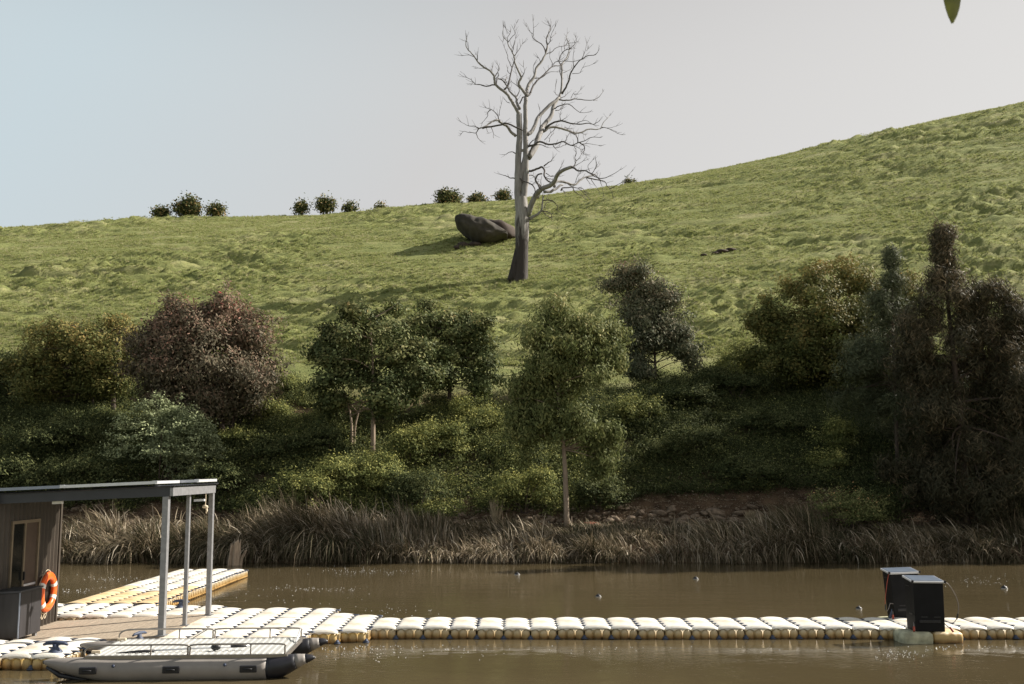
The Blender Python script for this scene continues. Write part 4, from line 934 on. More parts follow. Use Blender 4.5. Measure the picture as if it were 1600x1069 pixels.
def foliage_tree(name, label, cat, D, lobes, trunks, style, nclump, per, cr, leaf, aspect, droop, seed, bark='darkbark', group=None, shell=.55, hang=0, twigs=True, tr_r=.1, O=None, yr=1.0, warm=.0, ext=0):
    rs = np.random.default_rng(seed)
    C, cid, CC, oo = crown(lobes, D, nclump, per, cr, rs, shell=shell, hang=hang, yr=yr)
    bx = ray(trunks[0][0][0], trunks[0][0][1])[1]*D; O = Vector((bx, D, gz(bx, D)))
    root = empty(name, O, label, cat, group)
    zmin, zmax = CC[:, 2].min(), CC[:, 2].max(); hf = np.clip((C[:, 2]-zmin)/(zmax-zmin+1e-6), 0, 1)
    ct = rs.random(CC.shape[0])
    tint = np.clip(.40*ct[cid]+.34*rs.random(len(cid))+.26*hf*warm+.13*(1-warm), 0, 1)  # tint climbs with height, so the tops are coloured as if in sun
    ok = C[:, 2] > terrain_base(C[:, 0], C[:, 1])+.05; C = C[ok]; tint = tint[ok]; oo = oo[ok]
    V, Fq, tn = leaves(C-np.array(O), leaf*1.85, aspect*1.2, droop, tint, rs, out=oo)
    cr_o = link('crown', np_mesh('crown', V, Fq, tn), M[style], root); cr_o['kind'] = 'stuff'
    mb = MB(); nt_ = len(trunks); rp = random.Random(seed)
    tops = []
    for ti, path in enumerate(trunks):
        pts = []
        for i, (px, py) in enumerate(path):
            p = at(px, py, D+(.25*ti)); 
            if i == 0: p.z = gz(p.x, p.y)-.1
            pts.append(p-O)
        sp_ = smooth_path(pts, 4); n_ = len(sp_); r0 = tr_r*(1 if ti == 0 else .7)
        mb.tube(sp_, [r0*(1.25 if i == 0 else 1)*(1-.93*i/(n_-1)) for i in range(n_)], 9); tops.append((sp_, r0))
    mb.build('trunk', M[bark], root, smooth=True)
    if twigs:
        mb = MB(); idx = rs.choice(len(CC), min(len(CC), 70), replace=False)
        for j in idx:
            c = Vector(CC[j])-O; sp_, r0 = tops[j % len(tops)]; best = None
            cand = [Vector(q) for q in sp_[len(sp_)//3:]]
            b_ = min(cand, key=lambda q: (q-c).length+max(0, q.z-c.z+.2)*1.5)
            mid = b_.lerp(c, .5)+Vector((rp.uniform(-.2, .2), rp.uniform(-.2, .2), rp.uniform(.0, .25)))
            q = smooth_path([b_, mid, c], 3); mb.tube(q, [r0*.30*(1-.8*i/(len(q)-1)) for i in range(len(q))], 5, False)
        mb.build('branches', M[bark], root, smooth=True)['kind'] = 'stuff'
    return root
G = lambda *c: c
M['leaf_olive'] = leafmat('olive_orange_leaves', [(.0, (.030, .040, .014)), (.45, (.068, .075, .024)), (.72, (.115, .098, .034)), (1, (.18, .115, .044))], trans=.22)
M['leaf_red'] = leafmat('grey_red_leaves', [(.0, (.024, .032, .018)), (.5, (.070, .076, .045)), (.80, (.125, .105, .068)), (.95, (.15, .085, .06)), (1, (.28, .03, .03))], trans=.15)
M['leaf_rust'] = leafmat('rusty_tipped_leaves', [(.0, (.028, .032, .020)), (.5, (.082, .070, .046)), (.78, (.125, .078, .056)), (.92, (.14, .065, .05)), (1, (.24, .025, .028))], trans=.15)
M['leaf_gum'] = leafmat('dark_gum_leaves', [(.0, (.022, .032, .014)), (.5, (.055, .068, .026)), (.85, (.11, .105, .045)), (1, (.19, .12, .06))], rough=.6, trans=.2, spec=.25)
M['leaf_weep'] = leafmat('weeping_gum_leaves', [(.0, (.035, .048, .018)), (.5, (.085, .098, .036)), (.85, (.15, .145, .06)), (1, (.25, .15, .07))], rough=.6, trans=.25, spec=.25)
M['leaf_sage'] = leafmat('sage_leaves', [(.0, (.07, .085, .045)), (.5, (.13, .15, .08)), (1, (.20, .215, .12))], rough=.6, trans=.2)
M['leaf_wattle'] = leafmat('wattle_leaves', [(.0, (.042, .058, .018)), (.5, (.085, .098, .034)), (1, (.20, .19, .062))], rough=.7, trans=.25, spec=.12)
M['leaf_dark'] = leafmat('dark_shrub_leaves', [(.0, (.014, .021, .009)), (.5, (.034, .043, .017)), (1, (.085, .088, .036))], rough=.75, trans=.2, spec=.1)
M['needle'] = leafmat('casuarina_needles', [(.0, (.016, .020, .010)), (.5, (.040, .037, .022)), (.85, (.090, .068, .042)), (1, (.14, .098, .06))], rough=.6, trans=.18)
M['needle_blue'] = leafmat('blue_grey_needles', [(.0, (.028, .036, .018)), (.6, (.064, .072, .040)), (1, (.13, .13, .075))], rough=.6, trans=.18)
M['leaf_yellow'] = leafmat('yellow_green_leaves', [(.0, (.09, .10, .015)), (.6, (.20, .20, .03)), (1, (.36, .30, .05))], rough=.55, trans=.3)

foliage_tree('gum_tree', 'rounded olive gum with orange tinged top on the left, beside the big reddish one', 'tree', 43, [(110, 545, 72, 48), (172, 535, 48, 45), (60, 565, 45, 42), (150, 592, 66, 42), (185, 575, 45, 42), (80, 600, 60, 36)],
    [[(178, 655), (176, 610), (168, 560), (165, 520)], [(150, 655), (140, 610), (110, 570)]], 'leaf_olive', 950, 62, .27, .085, .35, .35, 1, warm=1, tr_r=.13)
foliage_tree('small_tree', 'dark leafy tree cut by the left edge of the picture', 'tree', 44, [(0, 580, 32, 36), (12, 615, 42, 34), (-40, 590, 50, 50)],
    [[(5, 665), (4, 620), (0, 580)]], 'leaf_dark', 220, 60, .26, .08, .4, .3, 2, warm=1, tr_r=.09)
foliage_tree('gum_tree', 'biggest round gum on the left, grey green with reddish leaf tips', 'tree', 41, [(250, 510, 48, 46), (320, 492, 60, 46), (388, 525, 46, 55), (300, 560, 90, 70), (375, 590, 60, 62), (340, 628, 62, 34), (245, 568, 42, 55), (290, 610, 60, 45)],
    [[(350, 672), (340, 620), (320, 560), (315, 500)], [(358, 672), (375, 610), (390, 560)]], 'leaf_rust', 1500, 60, .30, .095, .30, .5, 33, warm=1, tr_r=.14)
foliage_tree('gum_tree', 'front dark gum of the centre pair with a pale straight trunk', 'tree', 39.2, [(580, 500, 48, 36), (560, 555, 55, 50), (622, 555, 46, 55), (600, 615, 66, 45), (508, 538, 22, 24), (515, 590, 42, 42), (510, 635, 40, 32), (645, 600, 33, 38), (560, 485, 25, 22)],
    [[(583, 698), (583, 640), (582, 560), (578, 500)], [(549, 708), (548, 650), (530, 590)], [(553, 706), (556, 660), (575, 600)]], 'leaf_gum', 640, 62, .24, .09, .42, .35, 4, bark='bark', warm=.5, tr_r=.12)
foliage_tree('gum_tree', 'rear gum of the centre pair, broad and dense, behind the wattle shrubs', 'tree', 43, [(703, 505, 40, 36), (725, 555, 50, 52), (690, 590, 55, 42), (652, 502, 30, 26), (755, 585, 26, 42), (745, 520, 30, 25), (640, 550, 30, 50)],
    [[(700, 655), (703, 600), (706, 540), (704, 500)], [(735, 655), (742, 600), (730, 550)]], 'leaf_gum', 560, 60, .25, .09, .42, .35, 5, warm=.7, tr_r=.12)
foliage_tree('weeping_gum', 'tall weeping gum with a slim pale trunk standing at the top of the reeds', 'tree', 34.8, [(878, 490, 45, 34), (848, 530, 50, 45), (925, 530, 42, 48), (882, 575, 85, 50), (850, 600, 62, 55), (875, 520, 66, 50), (838, 640, 50, 62), (895, 655, 58, 45), (945, 685, 32, 26), (818, 680, 24, 46), (955, 555, 28, 32), (935, 705, 20, 32)],
    [[(886, 805), (883, 740), (880, 690), (872, 620), (876, 540), (882, 480)]], 'leaf_weep', 1150, 60, .19, .085, .30, .62, 6, bark='bark', hang=.45, warm=.6, tr_r=.115)
foliage_tree('gum_tree', 'loose grey pink gum standing behind the weeping gum, against the grass', 'tree', 47, [(1000, 428, 38, 28), (985, 462, 40, 34), (1030, 500, 48, 42), (1005, 545, 48, 38), (1060, 530, 38, 42), (1085, 560, 32, 28), (1000, 580, 40, 22), (965, 440, 16, 22), (978, 520, 34, 42), (1005, 505, 44, 40), (1040, 470, 30, 32)],
    [[(1024, 628), (1024, 580), (1020, 520), (1002, 430)]], 'leaf_red', 1100, 50, .27, .09, .34, .5, 7, warm=.85, tr_r=.11, shell=.4)
foliage_tree('gum_tree', 'broad dome of an olive gum on the right with bronze top leaves', 'tree', 46, [(1265, 450, 52, 36), (1332, 442, 58, 38), (1290, 510, 92, 58), (1228, 522, 42, 48), (1352, 520, 66, 58), (1280, 572, 76, 34), (1400, 460, 35, 40), (1205, 510, 38, 52), (1240, 565, 55, 38), (1355, 575, 50, 40)],
    [[(1310, 618), (1309, 580), (1300, 500)], [(1316, 618), (1330, 560), (1345, 500)]], 'leaf_olive', 1700, 62, .27, .085, .38, .35, 8, warm=1, tr_r=.14)
foliage_tree('casuarina', 'narrower blue grey casuarina with a thin tip, left of the big brown one', 'tree', 37.5, [(1394, 405, 7, 18), (1394, 440, 14, 24), (1393, 490, 32, 45), (1380, 555, 58, 48), (1390, 615, 80, 42), (1350, 575, 34, 30), (1420, 650, 60, 45)],
    [[(1400, 700), (1398, 600), (1395, 480), (1393, 395)]], 'needle_blue', 620, 64, .19, .11, .13, .45, 9, hang=.4, warm=.4, tr_r=.09)
foliage_tree('casuarina', 'huge dark shaggy casuarina filling the right edge down to the reeds', 'tree', 34.2, [(1474, 368, 7, 20), (1477, 398, 17, 24), (1480, 430, 36, 28), (1500, 470, 62, 34), (1435, 525, 42, 38), (1560, 505, 50, 44), (1455, 500, 55, 38), (1510, 520, 60, 48), (1525, 570, 85, 50), (1480, 620, 85, 48), (1545, 680, 80, 75), (1455, 645, 52, 34), (1510, 750, 70, 52), (1590, 520, 40, 50), (1600, 620, 60, 90), (1440, 560, 40, 50), (1515, 475, 30, 34), (1500, 680, 70, 60), (1560, 600, 50, 60), (1445, 720, 55, 55), (1540, 780, 110, 45), (1430, 600, 45, 50)],
    [[(1508, 822), (1505, 700), (1490, 560), (1478, 440), (1473, 350)], [(1560, 822), (1560, 720), (1550, 600)]], 'needle', 2100, 70, .19, .12, .12, .55, 10, hang=.5, warm=.8, tr_r=.17)
foliage_tree('yellow_bush', 'bright yellow green bush poking out behind the casuarina at the right edge', 'bush', 50, [(1592, 487, 26, 18), (1620, 490, 35, 24)], [[(1600, 540), (1600, 500)]], 'leaf_yellow', 110, 55, .2, .09, .35, .2, 11, warm=.5, tr_r=.05)
# trees just outside the right edge, which shade the bank
OFF = [(1745, 46, 470, 'tall dark casuarina just outside the right edge, halfway up the bank'), (1770, 41, 420, 'tall dark casuarina just outside the right edge, lower down the bank'),
       (1850, 51, 480, 'tall casuarina outside the right edge at the top of the bank'), (1900, 44, 560, 'largest casuarina far outside the right edge'), (1800, 36.5, 380, 'casuarina outside the right edge just above the reeds')]
for i, (px, D, h_, lab) in enumerate(OFF):
    y0 = 735-F*(gz(ray(px, 700)[1]*D, D)-CZ)/D
    foliage_tree('casuarina', lab, 'tree', D, [(px, y0-h_*.92, 40, 50), (px, y0-h_*.72, 75, 75), (px-6, y0-h_*.48, 95, 90), (px+8, y0-h_*.22, 100, 85)],
        [[(px, y0), (px, y0-h_*.5), (px, y0-h_*.9)]], 'needle', 420, 42, .34, .36, .16, .5, 30+i, warm=.5, tr_r=.15)
# skyline trees on the crest
sk = [((254, 335, 13, 9), 'leftmost low round tree on the skyline'), ((292, 324, 20, 17), 'tallest of the three trees on the left skyline'), ((338, 331, 15, 10), 'low dark tree on the skyline right of the tallest one'),
      ((472, 327, 10, 10), 'left round tree of the middle skyline group'), ((511, 321, 14, 14), 'largest round tree of the middle skyline group'), ((546, 327, 10, 7), 'right low tree of the middle skyline group'),
      ((594, 328, 5, 3), 'tiny lone bush on the skyline between the two groups'), ((700, 311, 24, 14), 'wide round tree on the skyline left of the dead tree'), ((747, 312, 17, 8), 'low wide tree on the skyline next to the wide round one'),
      ((789, 307, 12, 8), 'small tree on the skyline just left of the dead trunk'), ((985, 287, 8, 4), 'small bush on the skyline under the right branches of the dead tree')]
for i, ((px, py, rx, ry), lab) in enumerate(sk):
    t_ = ray(px, py)[1]; Dq = float(dc(np.array([t_]))[0])+.5; rs = np.random.default_rng(50+i)
    x = t_*Dq; zg = gz(x, Dq); k = Dq/F; zc = at(px, py, Dq).z
    root = empty('skyline_tree', (x, Dq, zg), lab, 'tree', 'trees along the hill crest')
    nl = [(x, zc, rx*k, ry*k)]
    if rx > 8: nl += [(x+rs.uniform(-.5, .5)*rx*k, zc+rs.uniform(-.3, .4)*ry*k, rx*k*.6, ry*k*.6) for _ in range(4)]
    n_ = int(42*max(.4, rx*ry/120)); C = []
    for _ in range(n_):
        lx, lz, a, c = nl[rs.integers(len(nl))]; d = rs.normal(size=3); d /= np.linalg.norm(d); r = rs.uniform(.5, 1.0)
        cc = np.array([lx+d[0]*a*r, Dq+d[1]*a*r, max(zg+.15, lz+d[2]*c*r)]); C.append(cc+rs.normal(size=(34, 3))*rs.uniform(.18, .42))
    C = np.concatenate(C)-np.array([x, Dq, zg]); V, Fq, tn = leaves(C, .30, .5, .3, rs.random(len(C)), rs)
    o = link('crown', np_mesh('crown', V, Fq, tn), M['leaf_gum'], root); o['kind'] = 'stuff'
    h = max(.4, zc-zg); MB().tube([(0, 0, -.2), (.05, 0, h*.5), (0, 0, h)], [.14, .1, .06], 7).build('trunk', M['darkbark'], root)

# individual shrubs
def shrub(px, py, rx, ry, D, style, label, seed, leaf=.06, aspect=.4, cr=.16, dens=1.0, name='shrub', droop=0.0, lob=None, per=36):
    rs = np.random.default_rng(seed); k = D/F; p = at(px, py, D); a = rx*k; zt_ = at(px, py-ry, D).z; zg_ = gz(p.x, D); p.z = zg_+.30*max(.3, zt_-zg_); c = max(.25, zt_-p.z)
    x = p.x; O = np.array([x, D, gz(x, D)]); root = empty(name, tuple(O), label, 'shrub')
    n_ = int(dens*150*(a*c)**.8)+30; lobs = [(0, 0, 0, 1, 1)]+[(rs.uniform(-.65, .65), rs.uniform(-.5, .5), rs.uniform(-.25, .45), rs.uniform(.3, .5), rs.uniform(.35, .55)) for _ in range(6)]
    C = []; T_ = []; OO = []
    for _ in range(n_):
        l = lobs[rs.integers(len(lobs))]; d = rs.normal(size=3); d /= np.linalg.norm(d); d[2] = abs(d[2]) if rs.random() < .75 else d[2]; r = rs.uniform(.72, 1.03)
        c3 = np.array([p.x+(l[0]+d[0]*r*l[3])*a, D+(l[1]+d[1]*r*l[3])*a*.8, p.z+(l[2]+d[2]*r*l[4])*c])
        q = rs.normal(size=(per, 3))*cr; q[:, 2] = np.abs(q[:, 2])*.9+q[:, 2]*.2
        C.append(c3+q); oq = (c3+q)-np.array([p.x+l[0]*a, D+l[1]*a*.8, p.z+(l[2]-.2)*c]); oq /= np.linalg.norm(oq, axis=1, keepdims=True)+1e-9; OO.append(oq*.8+q/(np.linalg.norm(q, axis=1, keepdims=True)+1e-9)*.6+np.array([0, 0, .3])); T_.append(np.clip(rs.random()*.45+rs.random(per)*.4+.15*(q[:, 2]/cr), 0, 1))
    C = np.concatenate(C); T_ = np.concatenate(T_); ok = C[:, 2] > terrain_base(C[:, 0], C[:, 1])+.02; C = C[ok]; T_ = T_[ok]; OO = np.concatenate(OO)[ok]; OO /= np.linalg.norm(OO, axis=1, keepdims=True)+1e-9
    V, Fq, tn = leaves(C-O, leaf*1.6, aspect*1.15, droop-.25, T_, rs, out=OO); o = link('foliage', np_mesh('foliage', V, Fq, tn), M[style], root); o['kind'] = 'stuff'
    mb = MB()
    for j in range(7):
        tgt = C[rs.integers(len(C))]-O; mb.tube(smooth_path([(0, 0, -.1), (tgt[0]*.4, tgt[1]*.4, tgt[2]*.5), tuple(tgt*.85)], 3), [.03, .028, .025, .02, .015, .012, .008], 5, False)
    mb.build('stems', M['darkbark'], root)
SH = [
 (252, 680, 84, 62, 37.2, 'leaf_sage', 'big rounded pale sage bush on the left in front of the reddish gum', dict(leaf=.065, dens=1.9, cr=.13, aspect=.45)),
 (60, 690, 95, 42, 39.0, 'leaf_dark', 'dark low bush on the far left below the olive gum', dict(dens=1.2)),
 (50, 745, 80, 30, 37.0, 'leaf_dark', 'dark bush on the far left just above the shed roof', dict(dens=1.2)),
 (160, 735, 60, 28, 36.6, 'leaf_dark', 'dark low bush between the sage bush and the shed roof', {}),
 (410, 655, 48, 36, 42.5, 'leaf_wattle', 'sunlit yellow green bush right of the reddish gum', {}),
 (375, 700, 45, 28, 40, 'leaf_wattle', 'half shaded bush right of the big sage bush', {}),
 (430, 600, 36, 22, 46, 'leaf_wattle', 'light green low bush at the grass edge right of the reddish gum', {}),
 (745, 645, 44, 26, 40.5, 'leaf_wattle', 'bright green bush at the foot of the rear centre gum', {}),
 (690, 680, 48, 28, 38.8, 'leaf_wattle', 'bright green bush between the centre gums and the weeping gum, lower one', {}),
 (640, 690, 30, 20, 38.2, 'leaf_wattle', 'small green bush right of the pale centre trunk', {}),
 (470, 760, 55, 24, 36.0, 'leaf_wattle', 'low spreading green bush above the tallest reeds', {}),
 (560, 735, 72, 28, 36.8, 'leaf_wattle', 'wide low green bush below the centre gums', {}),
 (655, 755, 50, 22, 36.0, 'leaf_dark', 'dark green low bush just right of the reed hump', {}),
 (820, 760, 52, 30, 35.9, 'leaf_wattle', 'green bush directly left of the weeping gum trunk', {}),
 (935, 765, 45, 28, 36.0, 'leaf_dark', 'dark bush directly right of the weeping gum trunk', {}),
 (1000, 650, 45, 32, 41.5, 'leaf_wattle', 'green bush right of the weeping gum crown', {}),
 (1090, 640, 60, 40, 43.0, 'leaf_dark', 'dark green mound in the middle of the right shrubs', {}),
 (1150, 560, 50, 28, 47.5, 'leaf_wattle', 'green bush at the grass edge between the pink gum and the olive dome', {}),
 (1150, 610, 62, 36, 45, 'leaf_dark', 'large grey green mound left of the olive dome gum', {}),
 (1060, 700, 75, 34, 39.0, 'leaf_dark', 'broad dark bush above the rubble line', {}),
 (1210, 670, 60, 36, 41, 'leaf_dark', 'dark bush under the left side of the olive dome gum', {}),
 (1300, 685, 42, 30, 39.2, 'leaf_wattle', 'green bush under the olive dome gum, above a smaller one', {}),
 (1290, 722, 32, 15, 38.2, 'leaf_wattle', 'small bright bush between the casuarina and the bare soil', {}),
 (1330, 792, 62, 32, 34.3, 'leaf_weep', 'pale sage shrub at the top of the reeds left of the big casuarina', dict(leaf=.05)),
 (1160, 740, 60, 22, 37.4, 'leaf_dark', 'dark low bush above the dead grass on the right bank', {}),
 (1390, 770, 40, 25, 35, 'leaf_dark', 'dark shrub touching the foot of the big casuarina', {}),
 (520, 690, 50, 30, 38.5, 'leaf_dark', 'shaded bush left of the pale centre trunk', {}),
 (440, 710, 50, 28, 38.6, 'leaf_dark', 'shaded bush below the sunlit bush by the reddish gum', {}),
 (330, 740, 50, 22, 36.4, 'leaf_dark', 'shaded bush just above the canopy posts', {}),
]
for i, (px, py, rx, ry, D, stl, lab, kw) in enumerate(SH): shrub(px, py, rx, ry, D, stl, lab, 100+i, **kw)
# dry tussock left of the weeping gum
def tussock(px, D, h, n_, lab, seed):
    rs = np.random.default_rng(seed); x = ray(px, 780)[1]*D; z = gz(x, D); mb = MB()
    for k in range(n_):
        a = rs.uniform(0, 6.28); s_ = rs.uniform(.05, .35); L = h*rs.uniform(.6, 1)
        p1 = Vector((math.cos(a)*s_*.3, math.sin(a)*s_*.3, 0)); p2 = Vector((math.cos(a)*s_, math.sin(a)*s_, L)); wv_ = Vector((.012, 0, 0))
        m_ = p1.lerp(p2, .5)+Vector((0, 0, .05)); mb.add([p1-wv_, p1+wv_, m_+wv_, m_-wv_, p2], [(0, 1, 2, 3), (3, 2, 4)])
    o = mb.build('dry_tussock', M['reed_dry'], loc=(x, D, z)); tag(o, lab, 'grass tussock')

# ------------------------------------------------------------------ reeds
M['reed'] = leafmat('reed_blades', [(.0, (.05, .05, .025)), (.25, (.10, .085, .048)), (.5, (.20, .158, .105)), (.75, (.35, .28, .19)), (1, (.52, .45, .35))], rough=.6, trans=.15)
M['reed_dry'] = plain('dry_stalks', (.30, .24, .15), .8, var=.3)
tussock(775, 35.2, 1.05, 60, 'upright tuft of dry straw coloured stalks left of the weeping gum', 5)
tussock(1170, 35.4, .5, 50, 'low dry tuft beside the rubble on the right bank', 6)
def reeds(N, seed):
    rs = np.random.default_rng(seed)
    tx = rs.uniform(-.68, .68, N*2); D = 31.7+2.9*rs.random(N*2)**1.15
    x = tx*D; dens = fbm(x*.55, D*.8, 61, 2); keep = rs.random(N*2) < np.clip((dens-.30)*3.2, .12, 1); x = x[keep][:N]; D = D[keep][:N]; n_ = len(x)
    px = 800+F*x/D
    hump = np.interp(px, [-100, 90, 250, 400, 520, 600, 660, 700, 800, 900, 1050, 1200, 1260, 1350, 1500, 1700], [.75, .78, .92, .95, 1.42, 1.10, .74, .62, .68, .74, .66, .98, 1.10, .85, .85, .9])
    z0 = np.maximum(-.05, terrain_base(x, D)-.05)
    back = (D-31.7)/2.9
    cl = fbm(x*1.0, D*1.1, 71, 3); L = hump*(1.12+1.1*(cl-.5)*2)*rs.uniform(.5, 1.3, n_)*(1.0-.28*back)
    lean_a = rs.normal(np.pi*.93, .55, n_)+3.6*(vn(x*.8, D*.9, 77)-.5)         # mostly leaning to the left
    lean = np.clip(rs.normal(.62, .22, n_)+1.1*(vn(x*1.1, D*1.0, 78)-.5), .03, 1.35)
    front = D < 32.35; lean_a = np.where(front & (rs.random(n_) < .6), rs.normal(-np.pi*.55, .6, n_), lean_a); lean = np.where(front, lean+.35, lean)
    dx, dy = np.cos(lean_a), np.sin(lean_a)
    segs = 5; V = np.zeros((n_, segs+1, 2, 3)); w0 = rs.uniform(.006, .013, n_)*(1.6+1.1*(rs.random(n_) < .15))
    pa = rs.uniform(-1.2, 1.2, n_); ux, uy = np.cos(pa), np.sin(pa)
    px_, py_, pz_ = x.copy(), D.copy(), z0.copy(); ang = lean*.25
    for s_ in range(segs+1):
        k = s_/segs; ww = w0*(1-k**2*.85)
        for j, sg in enumerate((-1, 1)):
            V[:, s_, j, 0] = px_+sg*ww*ux; V[:, s_, j, 1] = py_+sg*ww*uy; V[:, s_, j, 2] = np.maximum(pz_, .005)
        st_ = L/segs; px_ = px_+dx*np.sin(ang)*st_; py_ = py_+dy*np.sin(ang)*st_; pz_ = pz_+np.cos(ang)*st_; ang = ang+lean*.52
    base = (np.arange(n_)*(segs+1)*2)[:, None]; Fq = np.concatenate([base+np.array([[2*s_, 2*s_+1, 2*s_+3, 2*s_+2]]) for s_ in range(segs)], 0)
    gr = vn(x*.35, D*.5, 81); tint = np.clip(.42+.38*rs.normal(size=n_)*.8+.5*(gr-.5)-.12*np.clip((px-650)/500, 0, 1)+.06*back, 0, 1)
    return V.reshape(-1, 3), Fq, np.repeat(tint, (segs+1)*2)
V, Fq, tn = reeds(46000, 9)
tag(link('reeds', np_mesh('reeds', V, Fq, tn), M['reed']), 'dense band of dry purple brown reeds along the far waterline', 'reeds', kind='stuff')

# ------------------------------------------------------------------ instanced stuff (geometry nodes)
def scatter(name, label, cat, pts, scl, rotz, protos, pick=None, tilt=.25, seed=0):
    """one stuff object: points carrying scale/rotation attributes, instancing tuft meshes"""
    me = bpy.data.meshes.new(name); me.vertices.add(len(pts)); me.vertices.foreach_set('co', np.asarray(pts, np.float32).ravel())
    rs = np.random.default_rng(seed)
    a = me.attributes.new('scl', 'FLOAT', 'POINT'); a.data.foreach_set('value', np.asarray(scl, np.float32))
    rot = np.stack([rs.normal(size=len(pts))*tilt, rs.normal(size=len(pts))*tilt, rotz], 1)
    a = me.attributes.new('rot', 'FLOAT_VECTOR', 'POINT'); a.data.foreach_set('vector', rot.astype(np.float32).ravel())
    a = me.attributes.new('pick', 'INT', 'POINT'); a.data.foreach_set('value', (rs.integers(0, len(protos), len(pts)) if pick is None else pick).astype(np.int32))
    o = bpy.data.objects.new(name, me); COL.objects.link(o); tag(o, label, cat, kind='stuff')
    ng = bpy.data.node_groups.new(name+'_nodes', 'GeometryNodeTree')
    ng.interface.new_socket('Geometry', in_out='INPUT', socket_type='NodeSocketGeometry'); ng.interface.new_socket('Geometry', in_out='OUTPUT', socket_type='NodeSocketGeometry')
    N = ng.nodes; gi = N.new('NodeGroupInput'); go = N.new('NodeGroupOutput'); jn = N.new('GeometryNodeJoinGeometry')
    def attr(nm, ty):
        q = N.new('GeometryNodeInputNamedAttribute'); q.data_type = ty; q.inputs[0].default_value = nm; return q
    sa, ra, pa = attr('scl', 'FLOAT'), attr('rot', 'FLOAT_VECTOR'), attr('pick', 'INT')
    for i, pr in enumerate(protos):
        oi = N.new('GeometryNodeObjectInfo'); oi.inputs[0].default_value = pr
        cm = N.new('FunctionNodeCompare'); cm.data_type = 'INT'; cm.operation = 'EQUAL'; ng.links.new(pa.outputs[0], cm.inputs[2]); cm.inputs[3].default_value = i
        ip = N.new('GeometryNodeInstanceOnPoints'); ng.links.new(gi.outputs[0], ip.inputs['Points']); ng.links.new(cm.outputs[0], ip.inputs['Selection'])
        ng.links.new(oi.outputs['Geometry'], ip.inputs['Instance']); ng.links.new(ra.outputs[0], ip.inputs['Rotation']); ng.links.new(sa.outputs[0], ip.inputs['Scale'])
        ng.links.new(ip.outputs[0], jn.inputs[0])
    ng.links.new(jn.outputs[0], go.inputs[0]); md = o.modifiers.new('scatter', 'NODES'); md.node_group = ng
    return o
def proto(name, V, Fq, tn, mat):
    me = np_mesh(name, V, Fq, tn); me.materials.append(mat); return bpy.data.objects.new(name, me)
# hillside grass tufts
M['grass'] = leafmat('grass_blades', [(.0, (.22, .25, .082)), (.5, (.31, .335, .125)), (.8, (.40, .39, .19)), (1, (.46, .41, .27))], rough=.7, trans=.42, spec=.1)
protos = []
for j in range(6):
    rs = np.random.default_rng(200+j); n_ = 26; a = rs.uniform(0, 6.28, n_); r0 = rs.uniform(0, .12, n_); ln = rs.uniform(.12, .30, n_); sp_ = rs.uniform(.04, .18, n_)
    b0 = np.stack([r0*np.cos(a), r0*np.sin(a), -.02+0*a], 1); tp = b0+np.stack([sp_*np.cos(a)-.03, sp_*np.sin(a), ln], 1)
    u = np.stack([np.cos(a+1.4), np.sin(a+1.4), 0*a], 1)*.016; V = np.stack([b0-u, b0+u, tp], 1).reshape(-1, 3); tt_ = np.clip(rs.normal(.42+.40*(j == 5)-.2*(j == 0), .24, n_), 0, 1)
    protos.append(proto('grass_tuft', V, np.arange(n_*3).reshape(n_, 3), np.repeat(tt_, 3), M['grass']))
rs = np.random.default_rng(77); NG = 210000
u = rs.random(NG); Dp = 50+(118-50)*u**1.15; tp_ = rs.uniform(-.66, .66, NG); xp = tp_*Dp
zb = terrain(xp, Dp); pt = fbm(xp*.25, Dp*.6, 91, 3); kp = (pt > .33) & (Dp < dc(tp_)+2); xp, Dp, zb, pt = xp[kp], Dp[kp], zb[kp], pt[kp]
scatter('grass', 'green paddock grass covering the whole hillside', 'grass', np.stack([xp, Dp, zb], 1), rs.uniform(.3, .85, len(xp))*(.7+.9*np.clip(pt-.4, 0, .4)), rs.uniform(-.6, .6, len(xp)), protos, seed=1)
# ground cover between the shrubs
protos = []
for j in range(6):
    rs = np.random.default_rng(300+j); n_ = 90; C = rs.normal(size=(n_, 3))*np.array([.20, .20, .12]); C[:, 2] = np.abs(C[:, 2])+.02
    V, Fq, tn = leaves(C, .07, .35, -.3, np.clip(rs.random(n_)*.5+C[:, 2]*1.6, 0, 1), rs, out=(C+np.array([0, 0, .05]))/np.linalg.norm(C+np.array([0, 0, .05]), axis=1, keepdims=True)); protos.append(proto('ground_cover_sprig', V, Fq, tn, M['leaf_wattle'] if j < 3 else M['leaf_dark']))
rs = np.random.default_rng(88); NG = 46000
Dp = rs.uniform(35.6, 51.5, NG); tp_ = rs.uniform(-.72, .80, NG); xp = tp_*Dp; pxs = 800+F*tp_
lim = np.interp(pxs, [-200, 300, 450, 520, 780, 960, 1150, 1600, 1900], [50, 49, 47.5, 45, 44.5, 46, 49.5, 51, 51])
lo_ = np.interp(pxs, [-200, 330, 430, 640, 760, 900, 1000, 1240, 1330, 1600], [35.8, 36.2, 35.2, 35.3, 36.0, 35.9, 36.5, 37.0, 36.8, 35.5]); pt = fbm(xp*.6, Dp*.8, 95, 3)
kp = (Dp < lim+2*(pt-.5)) & (Dp > lo_+.8*(pt-.5)) & (pt > .3); xp, Dp, pt = xp[kp], Dp[kp], pt[kp]
zb = terrain(xp, Dp); mound = fbm(xp*.5, Dp*.55, 97, 2); zb = zb+np.clip(mound-.35, 0, 1)*1.5*rs.random(len(xp))**.5
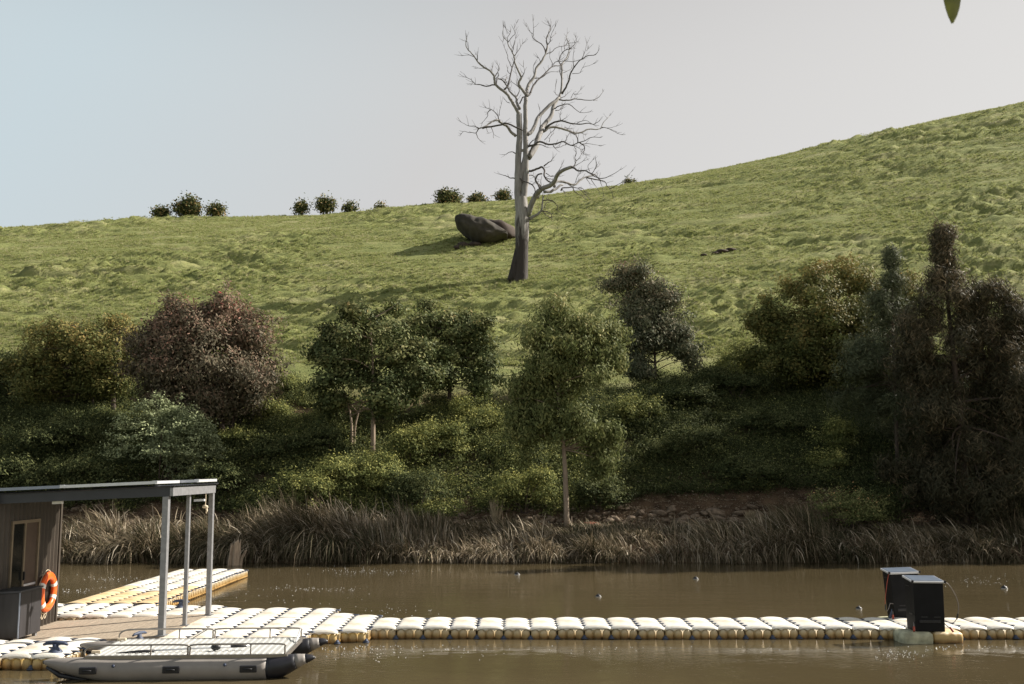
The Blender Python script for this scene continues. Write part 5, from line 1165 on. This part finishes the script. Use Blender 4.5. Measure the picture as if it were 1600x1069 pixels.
scatter('ground_cover', 'tangled green ground cover filling the bank between the trees', 'ground cover', np.stack([xp, Dp, zb], 1), rs.uniform(.7, 1.5, len(xp)), rs.uniform(0, 6.28, len(xp)), protos, seed=2, tilt=.3,
    pick=rs.integers(0, 3, len(xp))+3*(rs.random(len(xp)) < np.interp(800+F*xp/Dp, [380, 480, 900, 1000, 1700], [.85, .35, .35, .9, .95])).astype(int))  # more dark sprigs at both sides: tree shade put into the leaf colour
# litter, twigs and gravel along the track
protos = []
for j in range(4):
    rs = np.random.default_rng(400+j); n_ = 26; C = rs.normal(size=(n_, 3))*np.array([.22, .22, .02]); C[:, 2] = np.abs(C[:, 2])+.02
    V, Fq, tn = leaves(C, .13 if j < 2 else .06, .10 if j < 2 else .7, 0, np.clip(rs.random(n_), 0, 1), rs); V[:, 2] = V[:, 2]*.5; protos.append(proto('litter', V, Fq, tn, M['reed']))
rs = np.random.default_rng(99); NG = 5200; Dp = rs.uniform(34.2, 38.2, NG); tp_ = rs.uniform(-.62, .62, NG); xp = tp_*Dp
scatter('bark_litter', 'bark litter and dead twigs strewn along the bank above the reeds', 'litter', np.stack([xp, Dp, terrain(xp, Dp)+.01], 1), rs.uniform(.6, 1.4, NG), rs.uniform(0, 6.28, NG), protos, seed=3, tilt=.1)
# small white beads standing in for glints on the water
rs = np.random.default_rng(123); pts = []
for (cx, cy, rx, ry, n_) in [(560, 893, 110, 6, 230), (480, 921, 90, 4, 150), (170, 905, 75, 6, 120), (130, 922, 50, 5, 80), (560, 1016, 90, 14, 260), (690, 1012, 120, 16, 140), (1400, 1024, 45, 10, 130), (1540, 908, 60, 9, 110), (90, 1062, 60, 8, 80), (1500, 1012, 90, 8, 120), (1000, 1010, 260, 12, 90), (620, 955, 80, 8, 50), (470, 935, 200, 25, 90)]:
    q = rs.normal(size=(n_, 2))*.5; 
    for a, b_ in q[:int(n_*.62)]:
        px, py = cx+a*rx, cy+b_*ry
        if py < 883: continue
        e, t_ = ray(px, py); Dq = -CZ/e; pts.append((Dq*t_, Dq, .002))
me_p = MB().tube([(0, 0, -.004), (0, 0, .003), (0, 0, .007), (0, 0, .009)], [.010, .009, .006, .002], 7).mesh('bubble', True); me_p.materials.append(plain('glint_bead', (.85, .85, .85), .15, var=.02, bump=0, spec=1.0))
# keep beads off the dock
pts = np.array(pts); ondock = ((pts[:, 1] > 17.0) & (pts[:, 1] < 18.8) & (pts[:, 0] > -3.9)) | ((pts[:, 0] < -3.7) & (pts[:, 1] < 20.6)) | ((pts[:, 0] < -7.8) & (pts[:, 0] > -10.1) & (pts[:, 1] < 27.8)) 
lowl = (pts[:, 0] < -3.7) & (pts[:, 1] < 14.0); pts = pts[~ondock | lowl]
scatter('glint_beads', 'tiny white beads standing in for glints in patches on the brown water', 'bubbles', pts, rs.uniform(.25, 1.0, len(pts))**1.3, rs.uniform(0, 6, len(pts)), [bpy.data.objects.new('bubble', me_p)], seed=4, tilt=0)
